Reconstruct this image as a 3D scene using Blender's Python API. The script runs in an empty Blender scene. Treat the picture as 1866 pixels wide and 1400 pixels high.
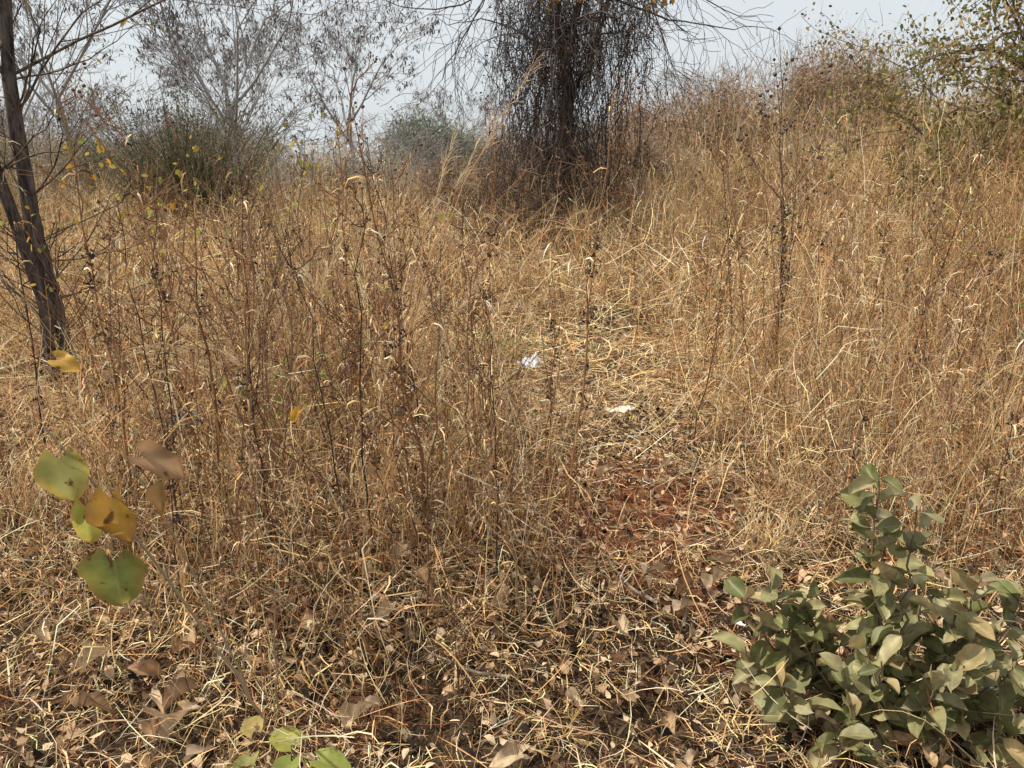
import bpy, math, random
import numpy as np
from mathutils import Vector

R = np.random.default_rng(11)
random.seed(5)
scene = bpy.context.scene
COL = scene.collection

# ------------------------------------------------------------------ helpers
def sm(a, b, x):
    t = np.clip((x - a) / (b - a), 0, 1)
    return t * t * (3 - 2 * t)

def gz(x, y):
    x = np.asarray(x, float); y = np.asarray(y, float)
    rise = 0.95 * sm(1.5, 7.0, x) * sm(6.0, 17.0, y)
    b = 0.025 * np.sin(x * 2.1 + 1.3) * np.cos(y * 1.7) + 0.012 * np.sin(x * 6.3 + y * 4.1)
    return rise + b * (1 - sm(20, 60, np.abs(y)))

def nrm(v):
    return v / (np.linalg.norm(v, axis=-1, keepdims=True) + 1e-9)

class MB:
    def __init__(s):
        s.v = []; s.q = []; s.c = []; s.u = []; s.n = 0
    def add(s, v, q, c, uv=None):
        v = np.asarray(v, float).reshape(-1, 3)
        s.v.append(v); s.q.append(np.asarray(q, np.int64).reshape(-1, 4) + s.n)
        c = np.asarray(c, float).reshape(-1, 3)
        if len(c) == 1: c = np.repeat(c, len(v), 0)
        s.c.append(c)
        s.u.append(np.zeros((len(v), 2)) if uv is None else np.asarray(uv, float).reshape(-1, 2))
        s.n += len(v)
    def ribbons(s, P, W, side, C):
        N, K, _ = P.shape
        if N == 0: return
        if side.ndim == 2: side = side[:, None, :]
        W = np.broadcast_to(W, (N, K))
        off = side * W[..., None]
        V = np.stack([P - off, P + off], 2)
        idx = (np.arange(N)[:, None] * K + np.arange(K - 1)[None]) * 2
        Q = np.stack([idx, idx + 1, idx + 3, idx + 2], -1)
        if C.ndim == 2: C = C[:, None, :]
        Cc = np.broadcast_to(C[:, :, None, :], (N, K, 2, 3))
        uv = np.zeros((N, K, 2, 2)); uv[:, :, 0, 0] = -1; uv[:, :, 1, 0] = 1
        uv[..., 1] = np.linspace(0, 1, K)[None, :, None]
        s.add(V, Q, Cc, uv)
    def tubes(s, P, Rr, C, S=5):
        N, K, _ = P.shape
        if N == 0: return
        T = nrm(np.gradient(P, axis=1))
        m = nrm(P[:, -1] - P[:, 0])
        ref = np.where(np.abs(m[:, 2:3]) > .8, np.array([[1., 0, 0]]), np.array([[0, 0, 1.]]))
        A = nrm(np.cross(T, ref[:, None, :])); B = np.cross(T, A)
        th = np.linspace(0, 2 * math.pi, S, endpoint=False)
        ring = A[:, :, None] * np.cos(th)[None, None, :, None] + B[:, :, None] * np.sin(th)[None, None, :, None]
        V = P[:, :, None] + ring * Rr[:, :, None, None]
        n = np.arange(N)[:, None, None]; k = np.arange(K - 1)[None, :, None]; j = np.arange(S)[None, None]
        a = (n * K + k) * S + j; b = (n * K + k) * S + (j + 1) % S
        Q = np.stack([a, b, b + S, a + S], -1)
        if C.ndim == 2: C = C[:, None, :]
        Cc = np.broadcast_to(C[:, :, None, :], (N, K, S, 3))
        uv = np.zeros((N, K, S, 2)); uv[..., 0] = th / 6.283; uv[..., 1] = np.linspace(0, 1, K)[None, :, None]
        s.add(V, Q, Cc, uv)
    def balls(s, P, r, C):
        g = [-1, 0, 1]; vs = []; ix = {}
        for x in g:
            for y in g:
                for z in g:
                    if (x, y, z) != (0, 0, 0):
                        ix[(x, y, z)] = len(vs); vs.append((x, y, z))
        qs = []
        for ax in range(3):
            for sg in (-1, 1):
                for i in (-1, 0):
                    for j in (-1, 0):
                        f = []
                        for a, b in ((i, j), (i + 1, j), (i + 1, j + 1), (i, j + 1)):
                            t = [0, 0, 0]; t[ax] = sg; t[(ax + 1) % 3] = a; t[(ax + 2) % 3] = b
                            f.append(ix[tuple(t)])
                        if sg < 0: f.reverse()
                        qs.append(f)
        U = nrm(np.array(vs, float)); qs = np.array(qs)
        N = len(P)
        if N == 0: return
        V = P[:, None] + U[None] * np.broadcast_to(r, (N,))[:, None, None] * (1 + .18 * R.normal(size=(N, 26, 1)))
        Q = qs[None] + np.arange(N)[:, None, None] * 26
        s.add(V, Q, np.broadcast_to(C[:, None], (N, 26, 3)))
    def build(s, name, mat, smooth=True):
        me = bpy.data.meshes.new(name)
        V = np.concatenate(s.v); Q = np.concatenate(s.q); C = np.concatenate(s.c); U = np.concatenate(s.u)
        me.vertices.add(len(V)); me.vertices.foreach_set("co", V.astype(np.float32).ravel())
        me.loops.add(Q.size); me.loops.foreach_set("vertex_index", Q.astype(np.int32).ravel())
        me.polygons.add(len(Q)); me.polygons.foreach_set("loop_start", (np.arange(len(Q)) * 4).astype(np.int32))
        me.polygons.foreach_set("use_smooth", np.full(len(Q), smooth, dtype=bool))
        me.update(calc_edges=True)
        ca = me.color_attributes.new("Col", 'FLOAT_COLOR', 'POINT')
        ca.data.foreach_set("color", np.concatenate([C, np.ones((len(C), 1))], 1).astype(np.float32).ravel())
        uvl = me.uv_layers.new(name="UVMap")
        uvl.data.foreach_set("uv", U[Q.ravel()].astype(np.float32).ravel())
        me.materials.append(mat)
        ob = bpy.data.objects.new(name, me)
        COL.objects.link(ob)
        return ob

def meta(o, label, category, group=None, kind=None):
    o["label"] = label; o["category"] = category
    if group: o["group"] = group
    if kind: o["kind"] = kind
    return o

def root(name, loc, label, category, group=None):
    e = bpy.data.objects.new(name, None); e.empty_display_size = .1
    e.location = loc; COL.objects.link(e)
    return meta(e, label, category, group)

def child(o, p):
    o.parent = p; return o

def dup(o, loc, rz=0, s=1, tilt=(0, 0), label=None):
    n = o.copy(); COL.objects.link(n)
    n.location = loc; n.rotation_euler = (tilt[0], tilt[1], rz)
    n.scale = (s, s, s) if np.isscalar(s) else s
    if label: n["label"] = label
    for c in o.children:
        k = c.copy(); COL.objects.link(k); k.parent = n
    return n

# ------------------------------------------------------------------ materials
def base_mat(name):
    m = bpy.data.materials.new(name); m.use_nodes = True
    nt = m.node_tree; nt.nodes.clear()
    return m, nt, nt.nodes, nt.links

def matte(name, transl=0.0):
    m, nt, N, L = base_mat(name)
    out = N.new("ShaderNodeOutputMaterial")
    at = N.new("ShaderNodeAttribute"); at.attribute_name = "Col"
    df = N.new("ShaderNodeBsdfDiffuse"); L.new(at.outputs["Color"], df.inputs[0])
    if transl > 0:
        tr = N.new("ShaderNodeBsdfTranslucent"); L.new(at.outputs["Color"], tr.inputs[0])
        mi = N.new("ShaderNodeMixShader"); mi.inputs[0].default_value = transl
        L.new(df.outputs[0], mi.inputs[1]); L.new(tr.outputs[0], mi.inputs[2]); L.new(mi.outputs[0], out.inputs[0])
    else:
        L.new(df.outputs[0], out.inputs[0])
    return m

def veg(name, transl=.3, rough=.6, spec=.3, nscale=25, namp=.5, veins=False, spots=None, noise=True):
    m, nt, N, L = base_mat(name)
    out = N.new("ShaderNodeOutputMaterial")
    at = N.new("ShaderNodeAttribute"); at.attribute_name = "Col"
    tc = N.new("ShaderNodeTexCoord")
    col = at.outputs["Color"]
    if noise:
        no = N.new("ShaderNodeTexNoise"); no.inputs["Scale"].default_value = nscale; no.inputs["Detail"].default_value = 2
        L.new(tc.outputs["Object"], no.inputs["Vector"])
        mr = N.new("ShaderNodeMapRange"); mr.inputs[1].default_value = .3; mr.inputs[2].default_value = .7
        mr.inputs[3].default_value = 1 - namp; mr.inputs[4].default_value = 1 + namp
        L.new(no.outputs["Fac"], mr.inputs[0])
        mul = N.new("ShaderNodeVectorMath"); mul.operation = 'SCALE'
        L.new(at.outputs["Color"], mul.inputs[0]); L.new(mr.outputs[0], mul.inputs["Scale"])
        col = mul.outputs[0]
    if spots:
        n2 = N.new("ShaderNodeTexNoise"); n2.inputs["Scale"].default_value = spots[1]; n2.inputs["Detail"].default_value = 4
        L.new(tc.outputs["Object"], n2.inputs["Vector"])
        r2 = N.new("ShaderNodeMapRange"); r2.inputs[1].default_value = spots[2]; r2.inputs[2].default_value = spots[2] + .05
        L.new(n2.outputs["Fac"], r2.inputs[0])
        mx = N.new("ShaderNodeMix"); mx.data_type = 'RGBA'
        L.new(r2.outputs[0], mx.inputs[0]); L.new(col, mx.inputs[6]); mx.inputs[7].default_value = (*spots[0], 1)
        col = mx.outputs[2]
    pr = N.new("ShaderNodeBsdfPrincipled")
    if veins:
        uv = N.new("ShaderNodeUVMap"); uv.uv_map = "UVMap"
        sp = N.new("ShaderNodeSeparateXYZ"); L.new(uv.outputs[0], sp.inputs[0])
        ab = N.new("ShaderNodeMath"); ab.operation = 'ABSOLUTE'; L.new(sp.outputs[0], ab.inputs[0])
        r = N.new("ShaderNodeMapRange"); r.inputs[1].default_value = .02; r.inputs[2].default_value = .08
        r.inputs[3].default_value = 1; r.inputs[4].default_value = 0
        L.new(ab.outputs[0], r.inputs[0])
        a2 = N.new("ShaderNodeMath"); a2.operation = 'MULTIPLY_ADD'; L.new(ab.outputs[0], a2.inputs[0])
        a2.inputs[1].default_value = -.35; L.new(sp.outputs[1], a2.inputs[2])
        a3 = N.new("ShaderNodeMath"); a3.operation = 'MULTIPLY'; L.new(a2.outputs[0], a3.inputs[0]); a3.inputs[1].default_value = 44
        sn = N.new("ShaderNodeMath"); sn.operation = 'SINE'; L.new(a3.outputs[0], sn.inputs[0])
        r3 = N.new("ShaderNodeMapRange"); r3.inputs[1].default_value = .86; r3.inputs[2].default_value = 1
        r3.inputs[3].default_value = 0; r3.inputs[4].default_value = .35
        L.new(sn.outputs[0], r3.inputs[0])
        mxm = N.new("ShaderNodeMath"); mxm.operation = 'MAXIMUM'
        L.new(r.outputs[0], mxm.inputs[0]); L.new(r3.outputs[0], mxm.inputs[1])
        sc = N.new("ShaderNodeMath"); sc.operation = 'MULTIPLY'; L.new(mxm.outputs[0], sc.inputs[0]); sc.inputs[1].default_value = .35
        mx = N.new("ShaderNodeMix"); mx.data_type = 'RGBA'
        L.new(sc.outputs[0], mx.inputs[0]); L.new(col, mx.inputs[6]); mx.inputs[7].default_value = (.42, .37, .17, 1)
        col = mx.outputs[2]
    L.new(col, pr.inputs["Base Color"])
    pr.inputs["Roughness"].default_value = rough
    pr.inputs["Specular IOR Level"].default_value = spec
    if transl > 0:
        tr = N.new("ShaderNodeBsdfTranslucent"); L.new(col, tr.inputs[0])
        mi = N.new("ShaderNodeMixShader"); mi.inputs[0].default_value = transl
        L.new(pr.outputs[0], mi.inputs[1]); L.new(tr.outputs[0], mi.inputs[2]); L.new(mi.outputs[0], out.inputs[0])
    else:
        L.new(pr.outputs[0], out.inputs[0])
    return m

def bark(name, sc=(30, 30, 6), det=6, bump=True):
    m, nt, N, L = base_mat(name)
    out = N.new("ShaderNodeOutputMaterial"); pr = N.new("ShaderNodeBsdfDiffuse")
    at = N.new("ShaderNodeAttribute"); at.attribute_name = "Col"
    tc = N.new("ShaderNodeTexCoord"); mp = N.new("ShaderNodeMapping"); mp.inputs["Scale"].default_value = sc
    L.new(tc.outputs["Object"], mp.inputs[0])
    no = N.new("ShaderNodeTexNoise"); no.inputs["Scale"].default_value = 1; no.inputs["Detail"].default_value = det
    no.inputs["Roughness"].default_value = .65
    L.new(mp.outputs[0], no.inputs["Vector"])
    mr = N.new("ShaderNodeMapRange"); mr.inputs[1].default_value = .35; mr.inputs[2].default_value = .68
    mr.inputs[3].default_value = .3; mr.inputs[4].default_value = 1.9
    L.new(no.outputs["Fac"], mr.inputs[0])
    mul = N.new("ShaderNodeVectorMath"); mul.operation = 'SCALE'
    L.new(at.outputs["Color"], mul.inputs[0]); L.new(mr.outputs[0], mul.inputs["Scale"])
    L.new(mul.outputs[0], pr.inputs[0])
    if bump:
        bp = N.new("ShaderNodeBump"); bp.inputs["Strength"].default_value = 1; bp.inputs["Distance"].default_value = .02
        L.new(no.outputs["Fac"], bp.inputs["Height"]); L.new(bp.outputs[0], pr.inputs["Normal"])
    L.new(pr.outputs[0], out.inputs[0])
    return m

M_grass = matte("dry_straw", .2)
M_litter = matte("flattened_straw")
M_leaf = matte("small_leaf", .35)
M_shrub = veg("dusty_shrub_leaf", .2, .5, .35, 30, .28, veins=True, spots=((.20, .13, .06), 55, .68))
M_heart = veg("yellowing_leaf", .5, .5, .3, 22, .25, veins=True, spots=((.17, .08, .03), 30, .62))
M_dryleaf = veg("dead_leaf", .2, .7, .25, 30, .35, veins=True)
M_crumb = matte("crumbled_leaf")
M_bark = bark("rough_bark")
M_twig = matte("twig_bark")

# ------------------------------------------------------------------ ground
def ground_material():
    m, nt, N, L = base_mat("savanna_soil")
    out = N.new("ShaderNodeOutputMaterial"); pr = N.new("ShaderNodeBsdfDiffuse")
    tc = N.new("ShaderNodeTexCoord")
    n1 = N.new("ShaderNodeTexNoise"); n1.inputs["Scale"].default_value = 1.1; n1.inputs["Detail"].default_value = 3
    n2 = N.new("ShaderNodeTexNoise"); n2.inputs["Scale"].default_value = 38; n2.inputs["Detail"].default_value = 4
    n2.inputs["Roughness"].default_value = .75
    for n in (n1, n2): L.new(tc.outputs["Object"], n.inputs["Vector"])
    cr = N.new("ShaderNodeValToRGB")
    e = cr.color_ramp.elements
    e[0].position = .35; e[0].color = (.14, .048, .026, 1)
    e[1].position = .68; e[1].color = (.42, .165, .085, 1)
    L.new(n2.outputs["Fac"], cr.inputs[0])
    c2 = N.new("ShaderNodeValToRGB"); e = c2.color_ramp.elements
    e[0].position = .35; e[0].color = (.03, .02, .013, 1)
    e[1].position = .7; e[1].color = (.14, .09, .055, 1)
    L.new(n2.outputs["Fac"], c2.inputs[0])
    mr = N.new("ShaderNodeMapRange"); mr.inputs[1].default_value = .3; mr.inputs[2].default_value = .44
    L.new(n1.outputs["Fac"], mr.inputs[0])
    vm = N.new("ShaderNodeVectorMath"); vm.operation = 'DISTANCE'; L.new(tc.outputs["Object"], vm.inputs[0]); vm.inputs[1].default_value = (.6, 3.4, 0)
    rd = N.new("ShaderNodeMapRange"); rd.inputs[1].default_value = .4; rd.inputs[2].default_value = 1.0; L.new(vm.outputs["Value"], rd.inputs[0])
    mm = N.new("ShaderNodeMath"); mm.operation = 'MULTIPLY'; L.new(mr.outputs[0], mm.inputs[0]); L.new(rd.outputs[0], mm.inputs[1])
    mx = N.new("ShaderNodeMix"); mx.data_type = 'RGBA'
    L.new(mm.outputs[0], mx.inputs[0]); L.new(cr.outputs[0], mx.inputs[6]); L.new(c2.outputs[0], mx.inputs[7])
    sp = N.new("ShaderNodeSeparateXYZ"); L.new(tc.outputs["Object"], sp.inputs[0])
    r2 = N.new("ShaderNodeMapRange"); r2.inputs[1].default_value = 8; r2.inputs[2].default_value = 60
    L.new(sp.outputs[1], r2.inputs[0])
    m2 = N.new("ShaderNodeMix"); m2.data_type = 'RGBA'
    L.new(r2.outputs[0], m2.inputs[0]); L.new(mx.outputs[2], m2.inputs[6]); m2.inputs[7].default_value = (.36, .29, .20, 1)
    L.new(m2.outputs[2], pr.inputs[0])
    bp = N.new("ShaderNodeBump"); bp.inputs["Distance"].default_value = .03; bp.inputs["Strength"].default_value = .9
    L.new(n2.outputs["Fac"], bp.inputs["Height"]); L.new(bp.outputs[0], pr.inputs["Normal"])
    L.new(pr.outputs[0], out.inputs[0])
    return m

g = MB()
n = 260
a = np.linspace(-1, 1, n); xs = np.sinh(a * 6.2) / np.sinh(6.2) * 1500
ys = np.sinh(a * 6.2) / np.sinh(6.2) * 2000 + 4
X, Y = np.meshgrid(xs, ys)
V = np.stack([X, Y, gz(X, Y) + .006 * R.normal(size=X.shape) * (np.abs(Y) < 15)], -1)
i, j = np.meshgrid(np.arange(n - 1), np.arange(n - 1)); b = (j * n + i)
g.add(V, np.stack([b, b + 1, b + n + 1, b + n], -1), (0.2, .1, .06))
go = g.build("ground", ground_material())
meta(go, "reddish dry soil under flattened straw and leaf litter", "ground", kind="structure")

# ------------------------------------------------------------------ grass
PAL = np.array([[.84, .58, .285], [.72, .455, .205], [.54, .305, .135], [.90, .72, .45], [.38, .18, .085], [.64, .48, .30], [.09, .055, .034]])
def pal(n, w, jit=.22):
    w = np.array(w, float); w /= w.sum()
    c = PAL[R.choice(len(PAL), n, p=w)] * (1 + jit * R.normal(size=(n, 1)))
    return np.clip(c * (1 + .05 * R.normal(size=(n, 3))), .01, .92)

def patchn(x, y, s=1.0, ph=0.0):
    return .5 + .25 * (np.sin(x * 1.7 * s + 2.1 * np.sin(y * 1.1 * s + ph)) + np.sin(y * 2.3 * s + 1.7 * np.sin(x * 1.9 * s + ph * 2)))

def clearing(x, y):
    xc = np.interp(y, [2.2, 3, 4, 5, 7, 9, 10], [.35, .50, .60, .62, .45, .6, .8])
    hw = np.interp(y, [2.2, 3, 4, 5, 6, 7.2, 8.5, 9.5], [.32, .38, .52, .85, 1.3, 1.15, .5, .3])
    wv = .16 * np.sin(y * 4.3 + x * 2) + .10 * np.sin(y * 9 + 1)
    return np.exp(-(np.abs(x - xc + wv) / hw) ** 3) * sm(1.7, 2.5, y) * (1 - sm(6.6, 8.0, y))

def hole(x, y):
    return np.exp(-((x + 1.82) / .32) ** 2 - ((y - 4.05) / .45) ** 2)

def height(x, y):
    h = .28 + .85 * sm(1.9, 2.8, y)
    h = h * (1 - .45 * sm(.1, .5, x) * (1 - sm(1.0, 1.5, x)) * (1 - sm(2.8, 3.6, y)))
    h = h + .6 * sm(1.3, 4.0, x) * sm(3.5, 5.5, y)
    h = h + .40 * sm(1.0, 3.5, x) * sm(10, 15, y)
    h = h + .35 * sm(-1, -5, x) * sm(11, 16, y) + .12 * sm(7, 9, y) + .25 * sm(16, 22, y)
    h = h * (1 - .5 * sm(-1.7, -2.4, x) * sm(2.7, 3.3, y) * (1 - sm(5.6, 6.8, y)))
    h = h * (1 - .8 * hole(x, y))
    h = h * (.60 + .76 * patchn(x, y, .9))
    h = h * (1 - .8 * clearing(x, y))
    h = h * (1 - .15 * np.exp(-((x - .3) / 2.0) ** 2 - ((y - 11) / 2.5) ** 2))
    return h

def culms(mb, x, y, h, w, nleaf, K=6, heads=.3, colw=(3, 4, 3, 2, 2, 2, 1), leafL=(.12, .4), bend=.25, nh=5):
    N = len(x)
    z = gz(x, y) - .01
    az = R.uniform(0, 6.283, N); d = np.stack([np.cos(az), np.sin(az), 0 * az], 1)
    l0 = np.abs(R.normal(0, .16, N)); bn = np.abs(R.normal(0, bend, N))
    t = np.linspace(0, 1, K)
    hor = h[:, None] * (l0[:, None] * t + bn[:, None] * t ** 2.4)
    ver = h[:, None] * (t - .35 * (bn[:, None] + l0[:, None]) * t ** 2.2)
    P = np.zeros((N, K, 3))
    P[..., 0] = x[:, None] + d[:, 0:1] * hor; P[..., 1] = y[:, None] + d[:, 1:2] * hor; P[..., 2] = z[:, None] + ver
    P[:, 1:, :2] += R.normal(0, .02, (N, K - 1, 2)) * h[:, None, None]
    sa = R.uniform(0, 6.283, N); side = np.stack([np.cos(sa), np.sin(sa), 0 * sa], 1)
    C = pal(N, colw)
    W = w[:, None] * (1 - .65 * t)[None]
    Cg = C[:, None, :] * (.5 + .6 * t)[None, :, None]  # culm bases darkened in colour to deepen the shade low in the grass
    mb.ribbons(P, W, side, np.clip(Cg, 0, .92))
    for l in range(nleaf):
        f = R.uniform(0.03, .75, N); fi = f * (K - 1); i0 = np.clip(fi.astype(int), 0, K - 2); fr = (fi - i0)[:, None]
        ar = np.arange(N); A = P[ar, i0] * (1 - fr) + P[ar, i0 + 1] * fr
        Lf = R.uniform(*leafL, N) * np.clip(h / .8, .35, 1.2)
        a2 = R.uniform(0, 6.283, N); dd = np.stack([np.cos(a2), np.sin(a2), 0 * a2], 1)
        up = R.uniform(-.2, 1.0, N); dr = R.uniform(.3, 1.6, N); k2 = 4; tt = np.linspace(0, 1, k2)
        Q = A[:, None] + dd[:, None] * (Lf[:, None] * tt * .8)[..., None]
        Q[..., 2] += Lf[:, None] * (up[:, None] * tt - dr[:, None] * tt ** 2)
        Q[:, 1:] += R.normal(0, .08, (N, k2 - 1, 3)) * Lf[:, None, None]
        Q[..., 2] = np.maximum(Q[..., 2], z[:, None] + .012)
        sd = nrm(np.cross(dd, np.stack([R.normal(0, .5, N), R.normal(0, .5, N), np.ones(N)], 1)))
        Wl = w[:, None] * np.array([.7, 1.2, .9, .1])[None] * R.uniform(.6, 1.3, (N, 1))
        mb.ribbons(Q, Wl, sd, pal(N, colw))
    sel = np.where(R.random(N) < heads)[0]
    for l in range(nh):
        n2 = len(sel); f = R.uniform(.72, 1, n2); fi = f * (K - 1); i0 = np.clip(fi.astype(int), 0, K - 2); fr = (fi - i0)[:, None]
        A = P[sel, i0] * (1 - fr) + P[sel, i0 + 1] * fr
        D = nrm(R.normal(size=(n2, 3)) * .5 + d[sel] * .5 + np.array([0, 0, .5]))
        Lh = R.uniform(.02, .07, n2)[:, None]
        Q = np.stack([A, A + D * Lh + np.array([0, 0, -.01])], 1)
        mb.ribbons(Q, w[sel][:, None] * np.array([.8, .5])[None], nrm(R.normal(size=(n2, 3))), np.clip(C[sel] * 1.1, 0, .92))

def scatter(n, x0, x1, y0, y1, fan=True):
    y = np.sqrt(R.uniform(y0 ** 2, y1 ** 2, n)) if fan else R.uniform(y0, y1, n)
    hw = .72 * y + .5
    x = R.uniform(-1, 1, n) * hw
    k = (x > x0) & (x < x1)
    return x[k], y[k]

mb = MB()
x, y = scatter(8000, -99, 99, 1.5, 6.2)
h = height(x, y)
keep = (R.random(len(x)) < np.where(clearing(x, y) > .4, .28, .1 + 1.3 * patchn(x, y, 1.9, 1.0))) & (R.random(len(x)) < np.where(y < 2.3, .6, 1))
keep &= R.random(len(x)) < 1 - .5 * sm(-1.6, -2.3, x)
x, y, h = x[keep], y[keep], h[keep]
h = h * R.uniform(.35, 1.2, len(x))
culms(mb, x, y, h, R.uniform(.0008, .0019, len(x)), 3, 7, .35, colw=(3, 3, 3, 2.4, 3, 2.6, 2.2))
x2, y2 = scatter(6000, -2.3, .35, 1.9, 5.6)
k = (R.random(len(x2)) < .05 + 1.0 * patchn(x2, y2, 2.2) * sm(.3, -.3, x2))
x2, y2 = x2[k], y2[k]
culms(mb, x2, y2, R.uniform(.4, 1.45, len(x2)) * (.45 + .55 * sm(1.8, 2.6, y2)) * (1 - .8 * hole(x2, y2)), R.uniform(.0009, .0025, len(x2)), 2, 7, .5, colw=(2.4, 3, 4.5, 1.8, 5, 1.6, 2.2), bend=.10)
x2, y2 = scatter(3000, 1.1, 5, 2.7, 6)
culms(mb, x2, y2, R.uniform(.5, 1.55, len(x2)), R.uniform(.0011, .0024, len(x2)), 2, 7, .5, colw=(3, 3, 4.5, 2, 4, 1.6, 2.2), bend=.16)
o = mb.build("dry_grass", M_grass)
meta(o, "dense standing dry golden brown grass on reddish soil", "grass", kind="stuff")

mb = MB()
x, y = scatter(17500, -99, 99, 6.0, 16)
h = height(x, y); k = R.random(len(x)) < np.where(clearing(x, y) > .4, .35, .2 + 1.15 * patchn(x, y, 1.3, 2.0))
x, y, h = x[k], y[k], h[k] * R.uniform(.35, 1.25, k.sum())
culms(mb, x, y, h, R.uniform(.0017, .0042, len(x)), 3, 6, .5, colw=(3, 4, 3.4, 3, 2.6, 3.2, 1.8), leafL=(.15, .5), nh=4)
o = mb.build("dry_grass", M_grass)
meta(o, "tangled straw coloured tall grass around the vine-draped tree", "grass", kind="stuff")

mb = MB()
x, y = scatter(9500, -99, 99, 15.5, 45)
h = height(x, y) * R.uniform(.5, 1.15, len(x))
culms(mb, x, y, h, R.uniform(.007, .014, len(x)) * (y / 24), 2, 4, .4, colw=(3, 4, 2.6, 3, 1.6, 4, 1), leafL=(.2, .6), nh=3)
o = mb.build("dry_grass", M_grass)
meta(o, "distant expanse of pale dry savanna grass", "grass", kind="stuff")

def litter(mb, x, y, zmax, L, w, tilt, colw, K=4, curve=.35, dark=None):
    N = len(x); az = R.uniform(0, 6.283, N)
    cv = R.normal(0, curve, N); t = np.linspace(-.5, .5, K)
    ang = az[:, None] + cv[:, None] * t * 3
    ti = np.abs(R.normal(0, tilt, N))
    step = L[:, None] / (K - 1)
    P = np.zeros((N, K, 3))
    P[..., 0] = np.cumsum(np.cos(ang), 1) * step; P[..., 1] = np.cumsum(np.sin(ang), 1) * step
    P[..., :2] -= P[:, K // 2:K // 2 + 1, :2]
    P[..., 2] = (t + .5)[None] * (L * np.sin(ti))[:, None] + (R.uniform(-.5, 1, N) * L * .25)[:, None] * (.25 - t ** 2)[None] * 4 * .5
    P[..., 0] += x[:, None]; P[..., 1] += y[:, None]
    z0 = zmax * R.random(N) ** 1.8
    P[..., 2] = np.maximum(P[..., 2] + z0[:, None], .004) + gz(P[..., 0], P[..., 1])
    dh = np.stack([-np.sin(az), np.cos(az), R.normal(0, .6, N)], 1)
    W = w[:, None] * np.concatenate([[.6], np.ones(K - 2), [.25]])[None]
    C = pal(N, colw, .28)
    if dark is not None: C = C * (1 - dark[:, None] * np.array([[.68, .71, .74]]))  # painted shade: straw colour scaled down where dark is set
    mb.ribbons(P, W, nrm(dh), C)

mb = MB()
x, y = scatter(84000, -99, 99, 1.35, 5.5)
bare = np.exp(-((x - .60) / .32) ** 2 - ((y - 3.4) / .28) ** 2) + np.exp(-((x - 1.75) / .25) ** 2 - ((y - 2.25) / .28) ** 2) + .6 * np.exp(-((x - .75) / .15) ** 2 - ((y - 4.2) / .2) ** 2)
k = R.random(len(x)) > bare * .92
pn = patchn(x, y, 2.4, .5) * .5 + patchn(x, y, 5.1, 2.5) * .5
k &= R.random(len(x)) < .15 + 1.25 * pn
x, y, pn = x[k], y[k], pn[k]
gap_shade = np.clip(2.6 * (.60 - pn), 0, 1) * (R.random(len(x)) < .85) * np.where(x < .5, 1, .45)  # shadow among the stems, painted as darker straw patches, strongest on the left
N = len(x)
litter(mb, x, y, .13, .025 + .16 * R.random(N) ** 1.7, R.uniform(.0007, .0021, N), .3, (2.6, 3, 2.8, 2.4, 2.4, 2.8, 3.4), dark=gap_shade, curve=.6)
x, y = scatter(15000, -99, 99, 5.2, 12)
litter(mb, x, y, .14, R.uniform(.12, .45, len(x)), R.uniform(.002, .0045, len(x)), .2, (4, 3, 2, 3, 1.5, 2, 1))
x, y = scatter(40000, -99, 99, 2.4, 8.4); k = R.random(len(x)) < clearing(x, y) * (.35 + .65 * sm(3.4, 4.6, y)) * (.5 + .7 * patchn(x, y, 3, 1)); k &= R.random(len(x)) > .9 * np.exp(-((x - .60) / .32) ** 2 - ((y - 3.4) / .28) ** 2); x, y = x[k], y[k]
litter(mb, x, y, .13, R.uniform(.05, .24, len(x)), R.uniform(.0011, .0026, len(x)), .18, (5, 3, 1.6, 5, 1, 3, 1.4), curve=.6)
o = mb.build("straw_litter", M_litter)
meta(o, "flattened straw and broken stems covering the soil", "straw", kind="stuff")

mb = MB()
x, y = scatter(7500, -99, 99, 1.5, 6.5); k = R.random(len(x)) > clearing(x, y) * .9; x, y = x[k], y[k]
litter(mb, x, y, .34, R.uniform(.10, .5, len(x)) * (.45 + .55 * sm(2.0, 3.2, y)), R.uniform(.0008, .0017, len(x)), .8, (2, 3, 3, 1.6, 4, 2, 2.8), K=5, curve=.25)
x, y = scatter(8500, -99, 99, 6, 15); k = R.random(len(x)) > clearing(x, y) * .9; x, y = x[k], y[k]
litter(mb, x, y, .8, R.uniform(.2, .8, len(x)), R.uniform(.0017, .0037, len(x)), .6, (3, 4, 2, 3, 3, 2, 1.5), K=5, curve=.25)
o = mb.build("broken_stem_tangle", M_litter)
meta(o, "criss-crossed broken brown stems leaning in the grass", "undergrowth", kind="stuff")

mb = MB()
x, y = scatter(14000, -99, 99, 1.35, 5.0)
N = len(x); az = R.uniform(0, 6.28, N); d = np.stack([np.cos(az), np.sin(az), R.normal(0, .4, N)], 1); d = nrm(d)
L_ = R.uniform(.012, .05, N); t = np.array([0, .35, .7, 1.])
P = np.stack([x, y, gz(x, y) + .012 + .10 * R.random(N)], 1)[:, None] + d[:, None] * (L_[:, None] * t)[..., None]
P[..., 2] += (R.normal(0, .3, N) * L_)[:, None] * (t * (1 - t) * 4)[None]
sd = nrm(np.cross(d, nrm(R.normal(size=(N, 3)) * .5 + np.array([0, 0, 1.]))))
cc = np.array([[.035, .026, .02], [.11, .07, .045], [.38, .24, .135], [.62, .44, .28]])[R.choice(4, N, p=[.35, .2, .21, .24])]
mb.ribbons(P, L_[:, None] * np.array([.05, .3, .26, .03])[None], sd, cc)
o = mb.build("leaf_litter", M_crumb)
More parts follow.
